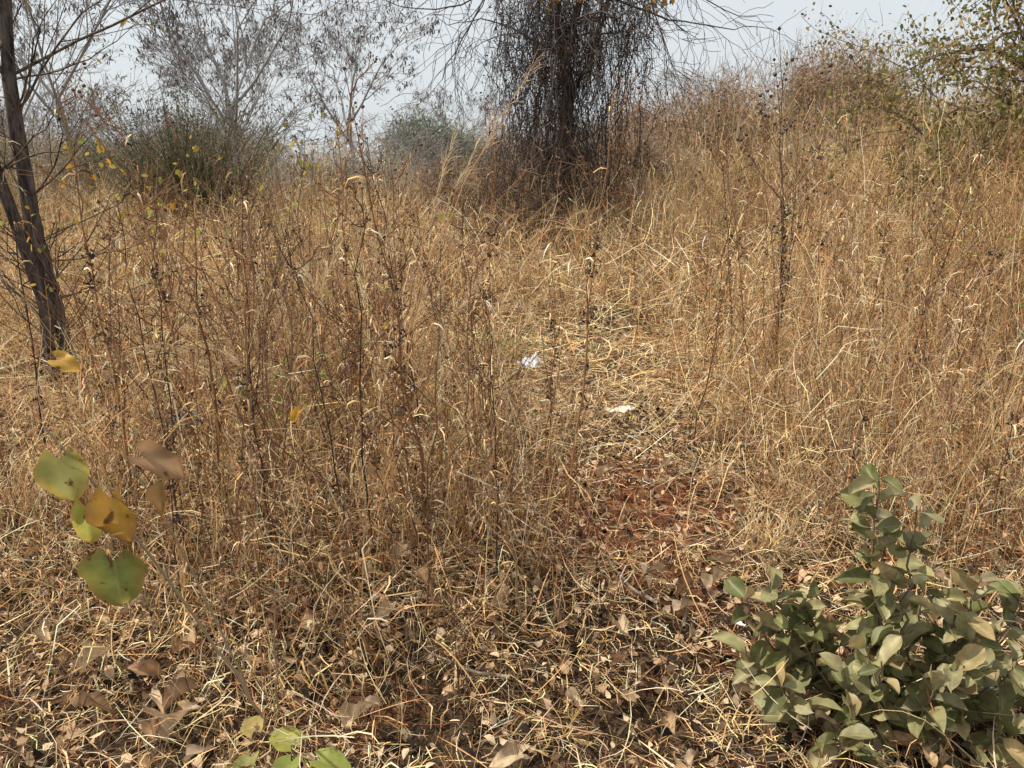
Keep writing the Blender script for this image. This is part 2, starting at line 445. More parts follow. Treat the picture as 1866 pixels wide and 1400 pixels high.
meta(o, "small dark crumbled leaf fragments among straw", "leaf litter", kind="stuff")

# ------------------------------------------------------------------ leaf grid
def big_leaf(mb, o, axis, nor, L, W, C, shape="oval", cup=.25, droop=.25, wav=.04, nu=6, nv=8, C2=None):
    axis = nrm(np.array(axis, float)); nor = np.array(nor, float); nor = nrm(nor - axis * nor.dot(axis)); side = np.cross(axis, nor)
    u = np.linspace(-1, 1, nu + 1); v = np.linspace(0, 1, nv + 1); U, Vv = np.meshgrid(u, v)
    if shape == "oval": w = np.sin(np.pi * np.clip(Vv, 0.0, 1) ** 1.1) ** .5; yo = Vv
    elif shape == "heart":
        w = np.sin(np.pi * np.clip(Vv, 0, 1) ** .62) ** .62
        w = np.maximum(w, .45 * (1 - Vv) ** 6 * 1.0)
        yo = Vv - .30 * np.abs(U) ** 1.2 * (1 - Vv) ** 2.2
    else: w = np.sin(np.pi * Vv ** .9) ** .9; yo = Vv
    ph = R.uniform(0, 6)
    w = w * (1 + .05 * np.sin(Vv * 13 + ph) + .03 * np.sin(Vv * 29 + ph * 2))
    x = U * w * W / 2
    z = cup * np.abs(U) ** 1.4 * w * W / 2 - droop * L * yo ** 2 + wav * L * np.sin(yo * 7 + ph + U * 2) * np.abs(U)
    x = x * (1 - .25 * cup)
    P = np.array(o)[None, None] + side * x[..., None] + axis * (yo * L)[..., None] + nor * z[..., None]
    nn = nu + 1; i, j = np.meshgrid(np.arange(nu), np.arange(nv)); b = j * nn + i
    C = np.array(C)
    Cc = np.broadcast_to(C, P.shape).copy()
    if C2 is not None:
        e = np.clip(np.abs(U) ** 3 * .8 + Vv ** 4 * .7 + .2 * np.sin(U * 5 + ph) * np.sin(Vv * 7 + ph), 0, 1)[..., None]
        Cc = Cc * (1 - e) + np.array(C2) * e
    mb.add(P, np.stack([b, b + 1, b + nn + 1, b + nn], -1), Cc, np.stack([U, Vv], -1))

def curve(p0, p1, K=10, sag=(0, 0, 0), wig=.01):
    t = np.linspace(0, 1, K)[:, None]
    P = np.array(p0)[None] * (1 - t) + np.array(p1)[None] * t + np.array(sag)[None] * (4 * t * (1 - t))
    P[1:-1] += R.normal(0, wig, (K - 2, 3))
    return P

# ------------------------------------------------------------------ foreground shrub
def shrub():
    bx, by = 1.10, 1.88
    e = root("leafy_shrub", (bx, by, float(gz(bx, by))), "dusty olive-green leafy shrub growing out of dry straw", "shrub")
    st = MB(); lf = MB()
    stems = [((0, 0, 0), (-.10, .08, .76), 18), ((.02, 0, 0), (.0, .05, .68), 14), ((.0, 0.02, 0), (-.07, .07, .60), 13), ((-.03, .0, 0), (-.36, .10, .40), 11), ((.0, 0, 0), (.26, .12, .42), 12),
             ((.02, -.02, 0), (.42, -.05, .28), 10), ((-.02, -.02, 0), (-.38, -.08, .22), 10), ((0, -.02, 0), (.05, -.16, .32), 11), ((0, .02, 0), (-.22, .16, .34), 11),
             ((0, 0, 0), (.12, .16, .46), 11), ((0, 0, 0), (.22, -.12, .32), 10), ((0, 0, 0), (-.14, -.08, .34), 11), ((0, 0, 0), (.42, .15, .36), 11), ((0, 0, 0), (-.26, -.20, .14), 9), ((0, 0, 0), (.18, -.24, .2), 9),
             ((0, 0, 0), (-.44, .02, .26), 9), ((0, 0, 0), (-.42, .12, .36), 9)]
    for q in range(16):
        an = q * 2.4 + .3; r_ = .12 + .32 * ((q * .618) % 1)
        stems.append(((0, 0, 0), (math.cos(an) * r_ + .03, math.sin(an) * r_ * .8, .42 - .62 * r_ * .8 + R.uniform(-.06, .06)), 8))
    for a, b, nl in stems:
        a = np.array(a); b = np.array(b)
        P = curve(a, b, 14, ((b[0] - a[0]) * .18, (b[1] - a[1]) * .18, -.02), .006)
        st.tubes(P[None], np.linspace(.006, .002, 14)[None], np.array([[.18, .14, .09]]), 6)
        ph = R.uniform(0, 6)
        for q in range(nl):
            t = .2 + .8 * (q + .5) / nl; f = t * 13; i0 = min(int(f), 12); p = P[i0] + (P[i0 + 1] - P[i0]) * (f - i0)
            tan = nrm(P[min(i0 + 1, 13)] - P[i0])
            for s_ in (0, math.pi):
                if R.random() < .1: continue
                an = ph + q * 1.45 + s_ + R.normal(0, .55)
                out = np.array([math.cos(an), math.sin(an), 0]); out = nrm(out - tan * out.dot(tan) * .5)
                ax = nrm(out * R.uniform(.6, 1) + tan * R.uniform(.0, .9) + np.array([0, 0, R.uniform(-.55, .35)]))
                no = nrm(np.array([-.3, -.2, .85]) + tan * .2 - out * R.uniform(-.4, .5) + R.normal(0, .42, 3))
                L = R.uniform(.062, .108) * (1.05 - .2 * t)
                cc = np.array([[.205, .195, .075], [.28, .25, .11], [.35, .30, .15], [.14, .145, .05], [.40, .30, .14]])[R.choice(5, p=[.28, .28, .20, .16, .08])] * R.uniform(.75, 1.15)
                pet = p + ax * .008
                st.tubes(np.stack([p, p + ax * .005, pet + ax * .002])[None], np.full((1, 3), .0013), np.array([[.25, .2, .1]]), 4)
                big_leaf(lf, pet, ax, no, L, L * R.uniform(.56, .76), cc, "oval", R.uniform(.15, 1.1), R.uniform(-.1, .6), .06)
    child(st.build("stem", M_twig), e); child(lf.build("foliage", M_shrub), e)
shrub()

# ------------------------------------------------------------------ heart-leaved sapling, near
def heart_sapling():
    bx, by = -.67, 1.85
    e = root("broad_leaved_sapling", (bx, by, float(gz(bx, by))), "thin sapling with large heart-shaped green and yellow leaves", "sapling")
    st = MB(); lf = MB()
    def S(a, b, r, sag=(0, 0, 0), c=(.36, .27, .17)):
        P = curve(np.array(a), np.array(b), 12, sag, .003)
        st.tubes(P[None], np.linspace(r, r * .45, 12)[None], np.array([c]), 6); return P
    S((.0, .0, 0), (-.32, -.30, 1.06), .005, (.03, 0, 0))
    S((-.05, -.05, .2), (-.22, -.2, .98), .0035, (.02, 0, 0))
    S((.0, .0, .05), (.10, -.20, .6), .0035)
    Y_ = (.58, .41, .08); B = (.30, .15, .06); O = (.62, .35, .06)
    LV = [((-.26, -.36, 1.01), (.15, -.1, -1), (.25, -1, .35), .095, .105, (.38, .37, .12), Y_, .35),
          ((-.36, -.15, 1.17), (.7, -.2, -.25), (0, -.8, 1), .06, .05, O, (.7, .45, .1), .5),
          ((-.11, -.32, 1.00), (.8, .1, -.5), (.1, -.7, .8), .095, .08, (.48, .30, .17), B, 1.1),
          ((-.155, -.38, .93), (.12, -.0, -1), (-.15, -1, .25), .11, .11, O, B, .5),
          ((-.225, -.36, .905), (-.02, 0, -1), (.6, -.8, .1), .09, .07, (.44, .44, .10), Y_, .8),
          ((-.255, -.30, .91), (-.1, 0, -1), (-.7, -1, .1), .08, .07, (.24, .10, .05), B, .5),
          ((-.165, -.39, .795), (.03, -.15, -1), (.05, -1, .45), .105, .14, (.24, .28, .07), (.36, .24, .06), .3),
          ((-.07, -.33, .93), (-.3, 0, -1), (-.4, -1, .3), .07, .06, (.42, .25, .10), B, .8)]
    for p, ax, no, L, W, c, c2, cup in LV:
        S(np.array(p) + np.array([-.02, .04, .05]), p, .0014, (0, 0, .01), (.3, .25, .1))
        big_leaf(lf, p, ax, no, L, W, c, "heart", cup * .7, .16, .09, 12, 12, C2=c2)
    child(st.build("stem", M_twig), e); child(lf.build("foliage", M_heart), e)
heart_sapling()

def one_leaf(x, y, z, c, label, L=.055):
    e = root("thin_seedling", (x, y, float(gz(x, y))), label, "seedling", "thin stems with a last leaf"); st = MB(); lf = MB()
    P = curve((0, 0, 0), (.03, 0, z), 12, (.03, 0, 0), .004); st.tubes(P[None], np.linspace(.003, .001, 12)[None], np.array([[.3, .17, .1]]), 5)
    big_leaf(lf, P[-1], (-.6, -.1, -.7), (-.3, -.8, .5), L, L * .7, c, "heart", .6, .2, .08)
    child(st.build("stem", M_twig), e); child(lf.build("foliage", M_heart), e)
one_leaf(-.78, 2.6, .76, (.72, .40, .05), "thin stem holding a single orange-yellow leaf", .06)
one_leaf(-.55, 3.2, .95, (.62, .46, .08), "thin stem holding a single yellow leaf", .035)
one_leaf(.75, 5.0, .7, (.62, .46, .08), "thin stem holding a single yellow leaf", .03)

def seedling(x, y, cols, nl=4, hh=.16, L0=.075):
    e = root("seedling", (x, y, float(gz(x, y))), "low seedling with round green leaves in leaf litter", "seedling", "seedlings in the litter")
    st = MB(); lf = MB()
    for q in range(nl):
        an = q * 6.28 / nl + R.uniform(-.4, .4); tip = np.array([math.cos(an) * .05, math.sin(an) * .05, hh * R.uniform(.7, 1)])
        P = curve((0, 0, 0), tip, 6, (0, 0, .01), .002); st.tubes(P[None], np.linspace(.002, .0012, 6)[None], np.array([[.2, .16, .07]]), 5)
        big_leaf(lf, tip, (math.cos(an), math.sin(an), -.05), (-.2, -.1, 1), L0 * R.uniform(.85, 1.15), L0 * .85, cols[q % len(cols)], "heart", .3, .15, .04)
    child(st.build("stem", M_twig), e); child(lf.build("foliage", M_heart), e)
seedling(-.53, 1.62, [(.36, .40, .09), (.42, .40, .09), (.30, .34, .08)], 3, .2, .085)
seedling(-.66, 1.68, [(.38, .36, .12), (.46, .36, .13)], 3, .15)

# ------------------------------------------------------------------ fallen leaves (individuals)
tm = []
for q in range(9):
    lf = MB(); c = np.array([[.56, .37, .21], [.66, .48, .30], [.42, .25, .135], [.50, .36, .23], [.70, .53, .34]])[q % 5]
    L = R.uniform(.08, .135)
    big_leaf(lf, (-L / 2, 0, .02), (1, 0, .15), (0, .2, 1), L, L * R.uniform(.4, .75), c, ["oval", "heart", "lance"][q % 3], R.uniform(.7, 1.8), R.uniform(.2, .9), .18, 8, 10, C2=c * .5)
    tm.append(lf)
leaf_t = []
pos = []
while len(pos) < 240:
    y = math.sqrt(random.uniform(1.5 ** 2, 4.0 ** 2)); x = random.uniform(-.72, .72) * y
    pos.append((x, y))
pos[:9] = [(-.93, 1.7), (.62, 2.35), (.2, 2.75), (-.55, 2.7), (.35, 2.25), (-.8, 2.25), (.75, 2.5), (-1.1, 1.95), (.1, 2.5)]
for q, (x, y) in enumerate(pos):
    if q < 9:
        o = tm[q].build("fallen_leaf", M_dryleaf)
        meta(o, "curled dead brown leaf lying on straw", "leaf", "fallen leaves in the straw"); leaf_t.append(o)
        o.location = (x, y, float(gz(x, y)) + .12); o.rotation_euler = (R.normal(0, .35), R.normal(0, .35), R.uniform(0, 6.28))
    else:
        s = random.uniform(.45, 1.15) * (1.0 if y < 2.8 else .75)
        dup(leaf_t[q % 9], (x, y, float(gz(x, y)) + random.uniform(.05, .14)), random.uniform(0, 6.28), s, (R.normal(0, .5), R.normal(0, .5)))

# ------------------------------------------------------------------ fallen twigs
tw = []
for q in range(5):
    b = MB(); L = R.uniform(.2, .5)
    P = curve((-L / 2, 0, 0), (L / 2, 0, 0), 9, (0, .03, 0), .008)
    b.tubes(P[None], np.linspace(.007, .003, 9)[None], np.array([[.34, .26, .19]]) * R.uniform(.6, 1.1), 7)
    for k_ in range(3):
        p = P[R.integers(2, 8)]; b.tubes(curve(p, p + R.normal(0, .06, 3) + np.array([.05, 0, .02]), 5, (0, 0, 0), .004)[None], np.linspace(.003, .001, 5)[None], np.array([[.25, .18, .12]]), 5)
    tw.append(b)
tpos = [(.45, 2.6, 1.9), (.65, 2.45, 1.2), (.2, 2.95, 2.4), (.85, 2.9, .3), (-.35, 2.4, .5)] + [(random.uniform(-.6, .6) * y_, y_, random.uniform(0, 3.1)) for y_ in [random.uniform(1.7, 4.5) for _ in range(22)]]
tt_ = []
for q, (x, y, r) in enumerate(tpos):
    if q < 5:
        o = tw[q].build("fallen_twig", M_twig); meta(o, "weathered broken twig lying in dry litter", "twig", "fallen twigs"); tt_.append(o)
        o.location = (x, y, float(gz(x, y)) + .09); o.rotation_euler = (0, .05, r)
    else: dup(tt_[q % 5], (x, y, float(gz(x, y)) + .07), r, random.uniform(.5, 1.0), (0, random.uniform(-.1, .15)))

# ------------------------------------------------------------------ weeds
def weed_mesh(hh, seeds, dark, col, nbr=9, balls=True):
    b = MB(); K = 12
    t = np.linspace(0, 1, K)
    lean = R.normal(0, .08, 2)
    P = np.zeros((K, 3)); P[:, 2] = t * hh; P[:, 0] = lean[0] * hh * t ** 1.5 + R.normal(0, .010, K); P[:, 1] = lean[1] * hh * t ** 1.5 + R.normal(0, .010, K)
    P[0, :2] = 0
    b.tubes(P[None], np.linspace(.0052, .0013, K)[None], np.array([col]), 5)
    tips = [P[-1]]
    for q in range(nbr):
        f = R.uniform(.25, .97); fi = f * (K - 1); i0 = min(int(fi), K - 2); p = P[i0] + (P[i0 + 1] - P[i0]) * (fi - i0)
        an = R.uniform(0, 6.28); L = hh * R.uniform(.14, .34) * (1.25 - f)
        dr = np.array([math.cos(an) * .7, math.sin(an) * .7, R.uniform(.6, 1.2)]); e = p + nrm(dr) * L
        Q = curve(p, e, 7, (0, 0, -.02), .005); b.tubes(Q[None], np.linspace(.0023, .001, 7)[None], np.array([col]) * .95, 4)
        tips.append(e)
        for w_ in range(3):
            a = Q[R.integers(2, 6)]; e2 = a + nrm(nrm(dr) + R.normal(0, .6, 3)) * L * R.uniform(.25, .5)
            Q2 = curve(a, e2, 4, (0, 0, 0), .003); b.tubes(Q2[None], np.linspace(.0013, .0008, 4)[None], np.array([col]), 3); tips.append(e2)
    tips = np.array(tips)
    if balls:
        k = R.random(len(tips)) < seeds
        if k.any(): b.balls(tips[k], R.uniform(.003, .006, k.sum()), np.broadcast_to(np.array([.16, .10, .065]), (k.sum(), 3)))
    if dark:
        cen = []
        for q in range(int(dark)):
            f = R.uniform(.12, .7) * (K - 1); i0 = int(f); p = P[i0] + (P[i0 + 1] - P[i0]) * (f - i0)
            cen.append(p + R.normal(0, .014, (9, 3)) + np.array([0, 0, R.normal(0, .03)]))
        cen = np.concatenate(cen); N = len(cen)
        d = nrm(R.normal(size=(N, 3)) + np.array([0, 0, -.5])); L = R.uniform(.008, .026, N)
        Q = np.stack([cen, cen + d * L[:, None] * .5 + R.normal(0, .003, (N, 3)), cen + d * L[:, None]], 1)
        b.ribbons(Q, L[:, None] * np.array([.12, .30, .05])[None], nrm(R.normal(size=(N, 3))), np.array([[.05, .04, .033], [.11, .08, .06]])[R.integers(0, 2, N)])
    N = 34; i0 = R.integers(1, K - 1, N); A = P[i0]; d = nrm(R.normal(size=(N, 3)) * np.array([1, 1, .4]))
    L = R.uniform(.03, .09, N)[:, None]; Q = np.stack([A, A + d * L * .4 + np.array([0, 0, .01]), A + d * L * .8, A + d * L + np.array([0, 0, -.03])], 1)
    b.ribbons(Q, np.array([[.0008, .003, .003, .0004]]), nrm(R.normal(size=(N, 3))), pal(N, (2, 3, 3, 2, 3, 2, 2)))
    return b

WC = [(.26, .13, .07), (.17, .095, .055), (.32, .17, .09), (.075, .052, .04), (.40, .245, .14)]
wt = [weed_mesh(R.uniform(1.25, 1.75), R.uniform(.2, .7), [7, 0, 14, 5, 0, 16, 3, 10][q], WC[q % 5], [9, 12, 8, 10, 14, 8, 11, 9][q]) for q in range(8)]
wp = []
def zone(n, x0, x1, y0, y1):
    for _ in range(n):
        wp.append((random.uniform(x0, x1), math.sqrt(random.uniform(y0 ** 2, y1 ** 2))))
wp += [(1.55, 4.55), (1.02, 4.1), (.17, 3.35), (-.35, 3.1), (-1.05, 3.05), (2.55, 4.6), (2.1, 4.9), (1.95, 5.2), (-1.5, 4.5), (-.9, 2.6), (.22, 2.95), (2.9, 4.3), (-.3, 3.9), (-1.75, 3.2)]
zone(52, -2.2, .1, 2.5, 5.5); zone(24, -1.2, .15, 2.3, 3.6); zone(64, 1.4, 4.2, 3.3, 6.8); zone(34, 1.2, 7.5, 6.8, 12); zone(30, -6, -.4, 6.2, 11); zone(14, -1.4, .2, 1.9, 2.4); zone(5, 1.2, 1.9, 2.4, 3.2)
wobj = []
for q, (x, y) in enumerate(wp):
    if q >= 14 and clearing(x, y) > .4: continue
    if q >= 14 and hole(x, y) > .35: continue
    r = random.uniform(0, 6.28)
    if len(wobj) < 8:
        o = wt[len(wobj)].build("dead_weed", M_twig)
        meta(o, "tall dead brown weed stalk with dark seed clusters", "weed", "dead weed stalks in the grass")
        o.location = (x, y, float(gz(x, y)) - .01); o.rotation_euler = (R.normal(0, .05), R.normal(0, .05), r); wobj.append(o)
    else:
        s = random.uniform(.7, 1.12) * (1 if y > 2.8 else (.8 if y > 2.3 else .5))
        dup(wobj[random.randrange(8)], (x, y, float(gz(x, y)) - .01), r, s, (R.normal(0, .1), R.normal(0, .1)))

def globe_weed(x, y, hh, tilt):
    b = MB(); K = 16; t = np.linspace(0, 1, K)
    P = np.zeros((K, 3)); P[:, 2] = t * hh; P[:, 0] = -.10 * hh * t ** 2 + R.normal(0, .008, K); P[0, 0] = 0
    c = np.array([[.15, .095, .06]])
    b.tubes(P[None], np.linspace(.0066, .0015, K)[None], c, 6)
    tips = [P[-1]]
    for q in range(8):
        f = .55 + .42 * q / 8; fi = f * (K - 1); i0 = int(fi); p = P[i0]; an = q * 2.4
        L = hh * R.uniform(.14, .26) * (1.35 - f); e = p + nrm(np.array([math.cos(an) * .7, math.sin(an) * .7, .9])) * L
        Q = curve(p, e, 7, (0, 0, -.02), .004); b.tubes(Q[None], np.linspace(.0026, .0011, 7)[None], c, 4); tips.append(e)
        for w_ in range(2):
            a = Q[R.integers(3, 6)]; e2 = a + nrm(e - p + R.normal(0, .1, 3)) * L * .4
            b.tubes(curve(a, e2, 4, (0, 0, 0), .003)[None], np.linspace(.0015, .0009, 4)[None], c, 3); tips.append(e2)
    tips = np.array(tips); b.balls(tips, R.uniform(.008, .011, len(tips)), np.broadcast_to(np.array([.09, .075, .062]), tips.shape))
    cen = P[R.integers(2, 9, 300)] + R.normal(0, .015, (300, 3)) + R.uniform(0, .12, (300, 1)) * np.array([[0, 0, 1]]); N = 300; d = nrm(R.normal(size=(N, 3)) + np.array([0, 0, -.5])); L = R.uniform(.008, .028, N)
    Q = np.stack([cen, cen + d * L[:, None] * .5, cen + d * L[:, None]], 1)
    b.ribbons(Q, L[:, None] * np.array([.12, .32, .05])[None], nrm(R.normal(size=(N, 3))), np.array([[.05, .04, .033], [.12, .09, .065]])[R.integers(0, 2, N)])
    o = b.build("seed_head_plant", M_twig); o.location = (x, y, float(gz(x, y))); o.rotation_euler = (0, tilt, R.uniform(0, 1))
    meta(o, "tall dry plant with round dark seed heads", "plant", "tall plants with round seed heads")
globe_weed(1.62, 4.6, 2.3, .02); globe_weed(2.0, 5.6, 2.25, -.03); globe_weed(1.75, 6.0, 2.1, -.06); globe_weed(2.5, 7.0, 2.2, .04); globe_weed(2.75, 5.4, 1.9, .05)

def plume(x, y, hh, dx, dy, droop=.2, label="tall pale grass stalk with a drooping feathery plume"):
    b = MB(); K = 18; t = np.linspace(0, 1, K)
    P = np.zeros((K, 3)); P[:, 0] = dx * t ** 2.2; P[:, 1] = dy * t ** 2.2; P[:, 2] = hh * (t - droop * t ** 4)
    P[1:] += R.normal(0, .006, (K - 1, 3))
    b.tubes(P[None], np.linspace(.0036, .0009, K)[None], np.array([[.70, .45, .23]]), 5)
    N = 64; f = R.uniform(.80, 1, N); fi = f * (K - 1); i0 = np.clip(fi.astype(int), 0, K - 2); A = P[i0] + (P[i0 + 1] - P[i0]) * (fi - i0)[:, None]
    tan = nrm(P[i0 + 1] - P[i0]); D = nrm(tan + R.normal(0, .25, (N, 3)) + np.array([0, 0, -.2])); L = R.uniform(.03, .12, N)[:, None]
    Q = np.stack([A, A + D * L * .5, A + D * L + np.array([0, 0, -.015])], 1)
    b.ribbons(Q, np.array([[.0005, .001, .0002]]), nrm(R.normal(size=(N, 3))), np.array([[.78, .60, .37]]) * R.uniform(.8, 1.1, (N, 1)))
    N = 9; i0 = R.integers(1, 12, N); A = P[i0]; an = R.uniform(0, 6.28, N); d = np.stack([np.cos(an), np.sin(an), 0 * an], 1); L = R.uniform(.15, .4, N)
    tt = np.linspace(0, 1, 7); Q = A[:, None] + d[:, None] * (L[:, None] * tt * .5)[..., None]
    Q[..., 2] += L[:, None] * (.9 * tt - R.uniform(.6, 1.8, (N, 1)) * tt ** 2); Q[:, 1:] += R.normal(0, .007, (N, 6, 3))
    b.ribbons(Q, np.array([[.001, .003, .0032, .003, .0024, .0015, .0003]]), nrm(np.cross(d, np.array([0, 0, 1.])) + R.normal(0, .3, (N, 3))), np.array([[.80, .60, .35]]) * R.uniform(.7, 1.1, (N, 1)))
    o = b.build("tall_grass_stalk", M_grass); o.location = (x, y, float(gz(x, y)))
    meta(o, label, "grass stalk", "plumed grass stalks")
for a in [(-.52, 2.9, 2.0, .62, .1, .02), (-.5, 2.95, 1.85, .42, .2, .06), (-.47, 2.85, 1.75, .25, .2, .05), (-.55, 3.0, 1.5, .1, -.1, .05), (-.42, 2.9, 1.35, .3, .2, .15), (-.6, 2.9, 1.4, -.2, .1, .15),
          (-.5, 2.8, 1.2, .1, .1, .1), (-.48, 2.88, 1.1, .05, -.1, .1), (-.53, 2.93, 1.3, -.05, .1, .1), (-.50, 2.84, 1.45, .0, .0, .1), (-.46, 2.95, 1.25, .12, .0, .1), (-.2, 3.4, 1.5, .35, .2, .2), (-1.7, 2.9, 1.4, .65, -.1, .35), (-1.75, 2.8, 1.45, .55, .1, .4), (-1.65, 3.0, 1.3, .5, -.2, .35),
          (-1.6, 3.1, 1.25, .6, .1, .4), (.2, 6.5, 1.5, .4, .2, .2), (1.9, 3.4, 1.5, .5, .3, .2), (2.4, 3.9, 1.7, -.5, .1, .2), (-.1, 3.0, 1.2, .2, .1, .1), (-.9, 3.0, 1.4, .2, .1, .1)]:
    plume(*a)

# ------------------------------------------------------------------ trees
def grow(p, d, L, r, lvl, maxl, out, tips, spread=.6, up=.05, nseg=5, kids=(3, 4), wig=.12, ratio=.66, rr=.55, flat=1.0):
    pts = [p]; dd = d
    for _ in range(nseg):
        dd = nrm(dd + R.normal(0, wig, 3) + np.array([0, 0, up])); p = p + dd * L / nseg; pts.append(p)
    pts = np.array(pts); rad = np.linspace(r, r * .55, nseg + 1); out.append((pts, rad))
    if lvl >= maxl:
        tips.append(pts); return
    nk = R.integers(kids[0], kids[1] + 1)
    for q in range(nk):
        f = R.uniform(.35, .95) if q else 1.0
        fi = f * nseg; i0 = min(int(fi), nseg - 1); s = pts[i0] + (pts[i0 + 1] - pts[i0]) * (fi - i0)
        base = nrm(pts[i0 + 1] - pts[i0]); rnd = R.normal(size=3) * np.array([1, 1, flat]); rnd = nrm(rnd - base * rnd.dot(base))
        nd = nrm(base + rnd * spread * R.uniform(.7, 1.4))
        grow(s, nd, L * ratio * R.uniform(.75, 1.2), rad[i0] * (rr if q else .8), lvl + 1, maxl, out, tips, spread, up, nseg, kids, wig, ratio, rr, flat)

def tube_out(mb, out, c, S=6, rmin=.002, cj=.1):
    P = np.array([o[0] for o in out]); Rr = np.maximum(np.array([o[1] for o in out]), rmin)
    C = np.array([c]) * (1 + cj * R.normal(size=(len(P), 1)))
    mb.tubes(P, Rr, C, S)

def leaf_rib(mb, A, D, L, wr, C):
    N = len(A); t = np.array([0, .3, .7, 1.])
    P = A[:, None] + D[:, None] * (L[:, None] * t)[..., None]; P[..., 2] -= (L * .2)[:, None] * (t ** 2)[None]
    mb.ribbons(P, L[:, None] * wr * np.array([.08, .9, .8, .08])[None], nrm(np.cross(D, R.normal(size=(N, 3)))), C)

bt = []
def bare_tree(loc, hh, label, c=(.29, .27, .26), maxl=5, rz=0):
    e = root("bare_tree", loc, label, "tree", "bare pod-bearing trees"); st = MB(); cr = MB(); out = []; tips = []
    P = curve((0, 0, -.1), (R.normal(0, .2), R.normal(0, .2), hh * .31), 6, (.08, 0, 0), .03); out.append((P, np.linspace(.12, .085, 6)))
    for q in range(5):
        an = q * 1.257 + R.uniform(-.4, .4)
        grow(P[-1 - (q > 2)], nrm(np.array([math.cos(an) * .8, math.sin(an) * .8, 1])), hh * .30, .048, 1, maxl, out, tips, .62, .025, 5, (4, 4), .07, .62, .5, .6)
    for q in range(4):
        an = R.uniform(0, 6.28); grow(P[3 + q % 2] , nrm(np.array([math.cos(an), math.sin(an), .45])), hh * .2, .018, 2, maxl, out, tips, .5, .03, 5, (3, 4), .08, .62, .55, .6)
    tube_out(st, out, c, 4, .0052)
    A = []
    for tp in tips:
        if R.random() < .5:
            k = R.integers(2, 6); A.append(tp[R.integers(1, 6, k)] + R.normal(0, .03, (k, 3)))
    A = np.concatenate(A); N = len(A)
    D = nrm(R.normal(0, .35, (N, 3)) + np.array([0, 0, -.6]))
    leaf_rib(cr, A, D, R.uniform(.07, .16, N), .17, np.array([[.13, .108, .098]]) * R.uniform(.6, 1.5, (N, 1)))
    child(st.build("trunk", M_twig), e); child(cr.build("seed_pods", M_leaf), e)  # second mesh holds only loose seed pods along the twig tips
    e.rotation_euler[2] = rz
    bt.append(e); return e
bare_tree((-8.3, 24, 0), 10.0, "tall bare grey tree with clusters of dark pods")
bare_tree((-12.6, 23, 0), 10.4, "tall bare grey tree with clusters of dark pods")
bare_tree((-6.2, 31, 0), 9.2, "slender bare grey tree with dark pods", (.36, .345, .335), 5)  # farther tree, bark colour paled to stand in for haze
for a in [((-17.0, 28, 0), 2.1, 1.0), ((-3.0, 44, 0), 4.0, .75), ((-12.5, 37, 0), 1.0, .95), ((-10.4, 30, 0), 3.0, .9)]:
    dup(bt[2], a[0], a[1], a[2])

def left_tree():
    e = root("slender_tree", (-3.42, 5.55, float(gz(-3.42, 5.55))), "slender dark-barked tree with forked trunk and few leaves", "tree")
    st = MB(); cr = MB(); out = []; tips = []
    def limb(pts, r0, r1, S=12):
        pts = np.array(pts, float); t = np.linspace(0, len(pts) - 1, 20); P = np.stack([np.interp(t, np.arange(len(pts)), pts[:, k]) for k in range(3)], 1)
        for _ in range(3): P[1:-1] = (P[:-2] + 2 * P[1:-1] + P[2:]) / 4
        P[1:-1] += R.normal(0, .006, (18, 3))
        rad = np.linspace(r0, r1, 20) * (1 + .06 * R.normal(size=20)); st.tubes(P[None], rad[None], np.array([[.095, .076, .066]]), S); return P
    A = limb([(.02, 0, -.1), (.03, 0, .35), (.06, 0, .75), (.04, 0, 1.2), (.03, .02, 1.6), (.02, .03, 2.1), (.10, .05, 2.6), (.06, .1, 3.6), (.1, .1, 4.6)], .068, .03)
    B = limb([(.06, -.03, .3), (.05, -.05, .75), (.0, -.08, 1.1), (-.09, -.12, 1.6), (-.2, -.1, 2.3), (-.4, 0, 3.4), (-.5, 0, 4.2)], .048, .026)
    D = limb([(.12, .02, -.1), (.13, .03, .4), (.10, .02, .8), (.06, 0, 1.3)], .04, .028)
    for P, n in ((A, 15), (B, 9)):
        for q in range(n):
            i0 = R.integers(7, 20); an = R.uniform(0, 6.28)
            grow(P[i0], nrm(np.array([math.cos(an), math.sin(an) * .7, R.uniform(.1, .9)])), R.uniform(.4, .8), .008, 1, 3, out, tips, .55, .02, 5, (2, 3), .12, .6, .6)
    grow(np.array([.03, .03, 2.15]), nrm(np.array([.9, .1, .45])), 1.3, .012, 1, 3, out, tips, .4, -.03, 5, (3, 4), .06, .6, .5)
    grow(np.array([.02, .03, 1.9]), nrm(np.array([.8, -.2, .8])), .9, .010, 1, 3, out, tips, .4, .0, 5, (3, 4), .08, .6, .5)
    for q in range(30):
        z = R.uniform(.1, 1.1); an = R.uniform(0, 6.28)
        grow(np.array([.05, 0, z]), nrm(np.array([math.cos(an), math.sin(an) * .6, R.uniform(-.1, 1.1)])), R.uniform(.35, .8), .006, 2, 3, out, tips, .5, .03, 5, (2, 3), .1, .6, .6)
    tube_out(st, out, (.14, .11, .09), 5, .0017)
    A_ = np.array([tp[R.integers(2, 6)] for tp in tips for _ in range(2) if R.random() < .32 and tp[-1][2] > 1.0])
    N = len(A_); C = np.array([[.50, .34, .06], [.26, .29, .07], [.52, .17, .08], [.36, .36, .09]])[R.choice(4, N, p=[.3, .3, .2, .2])]
    leaf_rib(cr, A_, nrm(R.normal(size=(N, 3)) + np.array([0, 0, -.3])), R.uniform(.03, .055, N), .32, C)
    child(st.build("trunk", M_bark), e); child(cr.build("foliage", M_leaf), e)
left_tree()

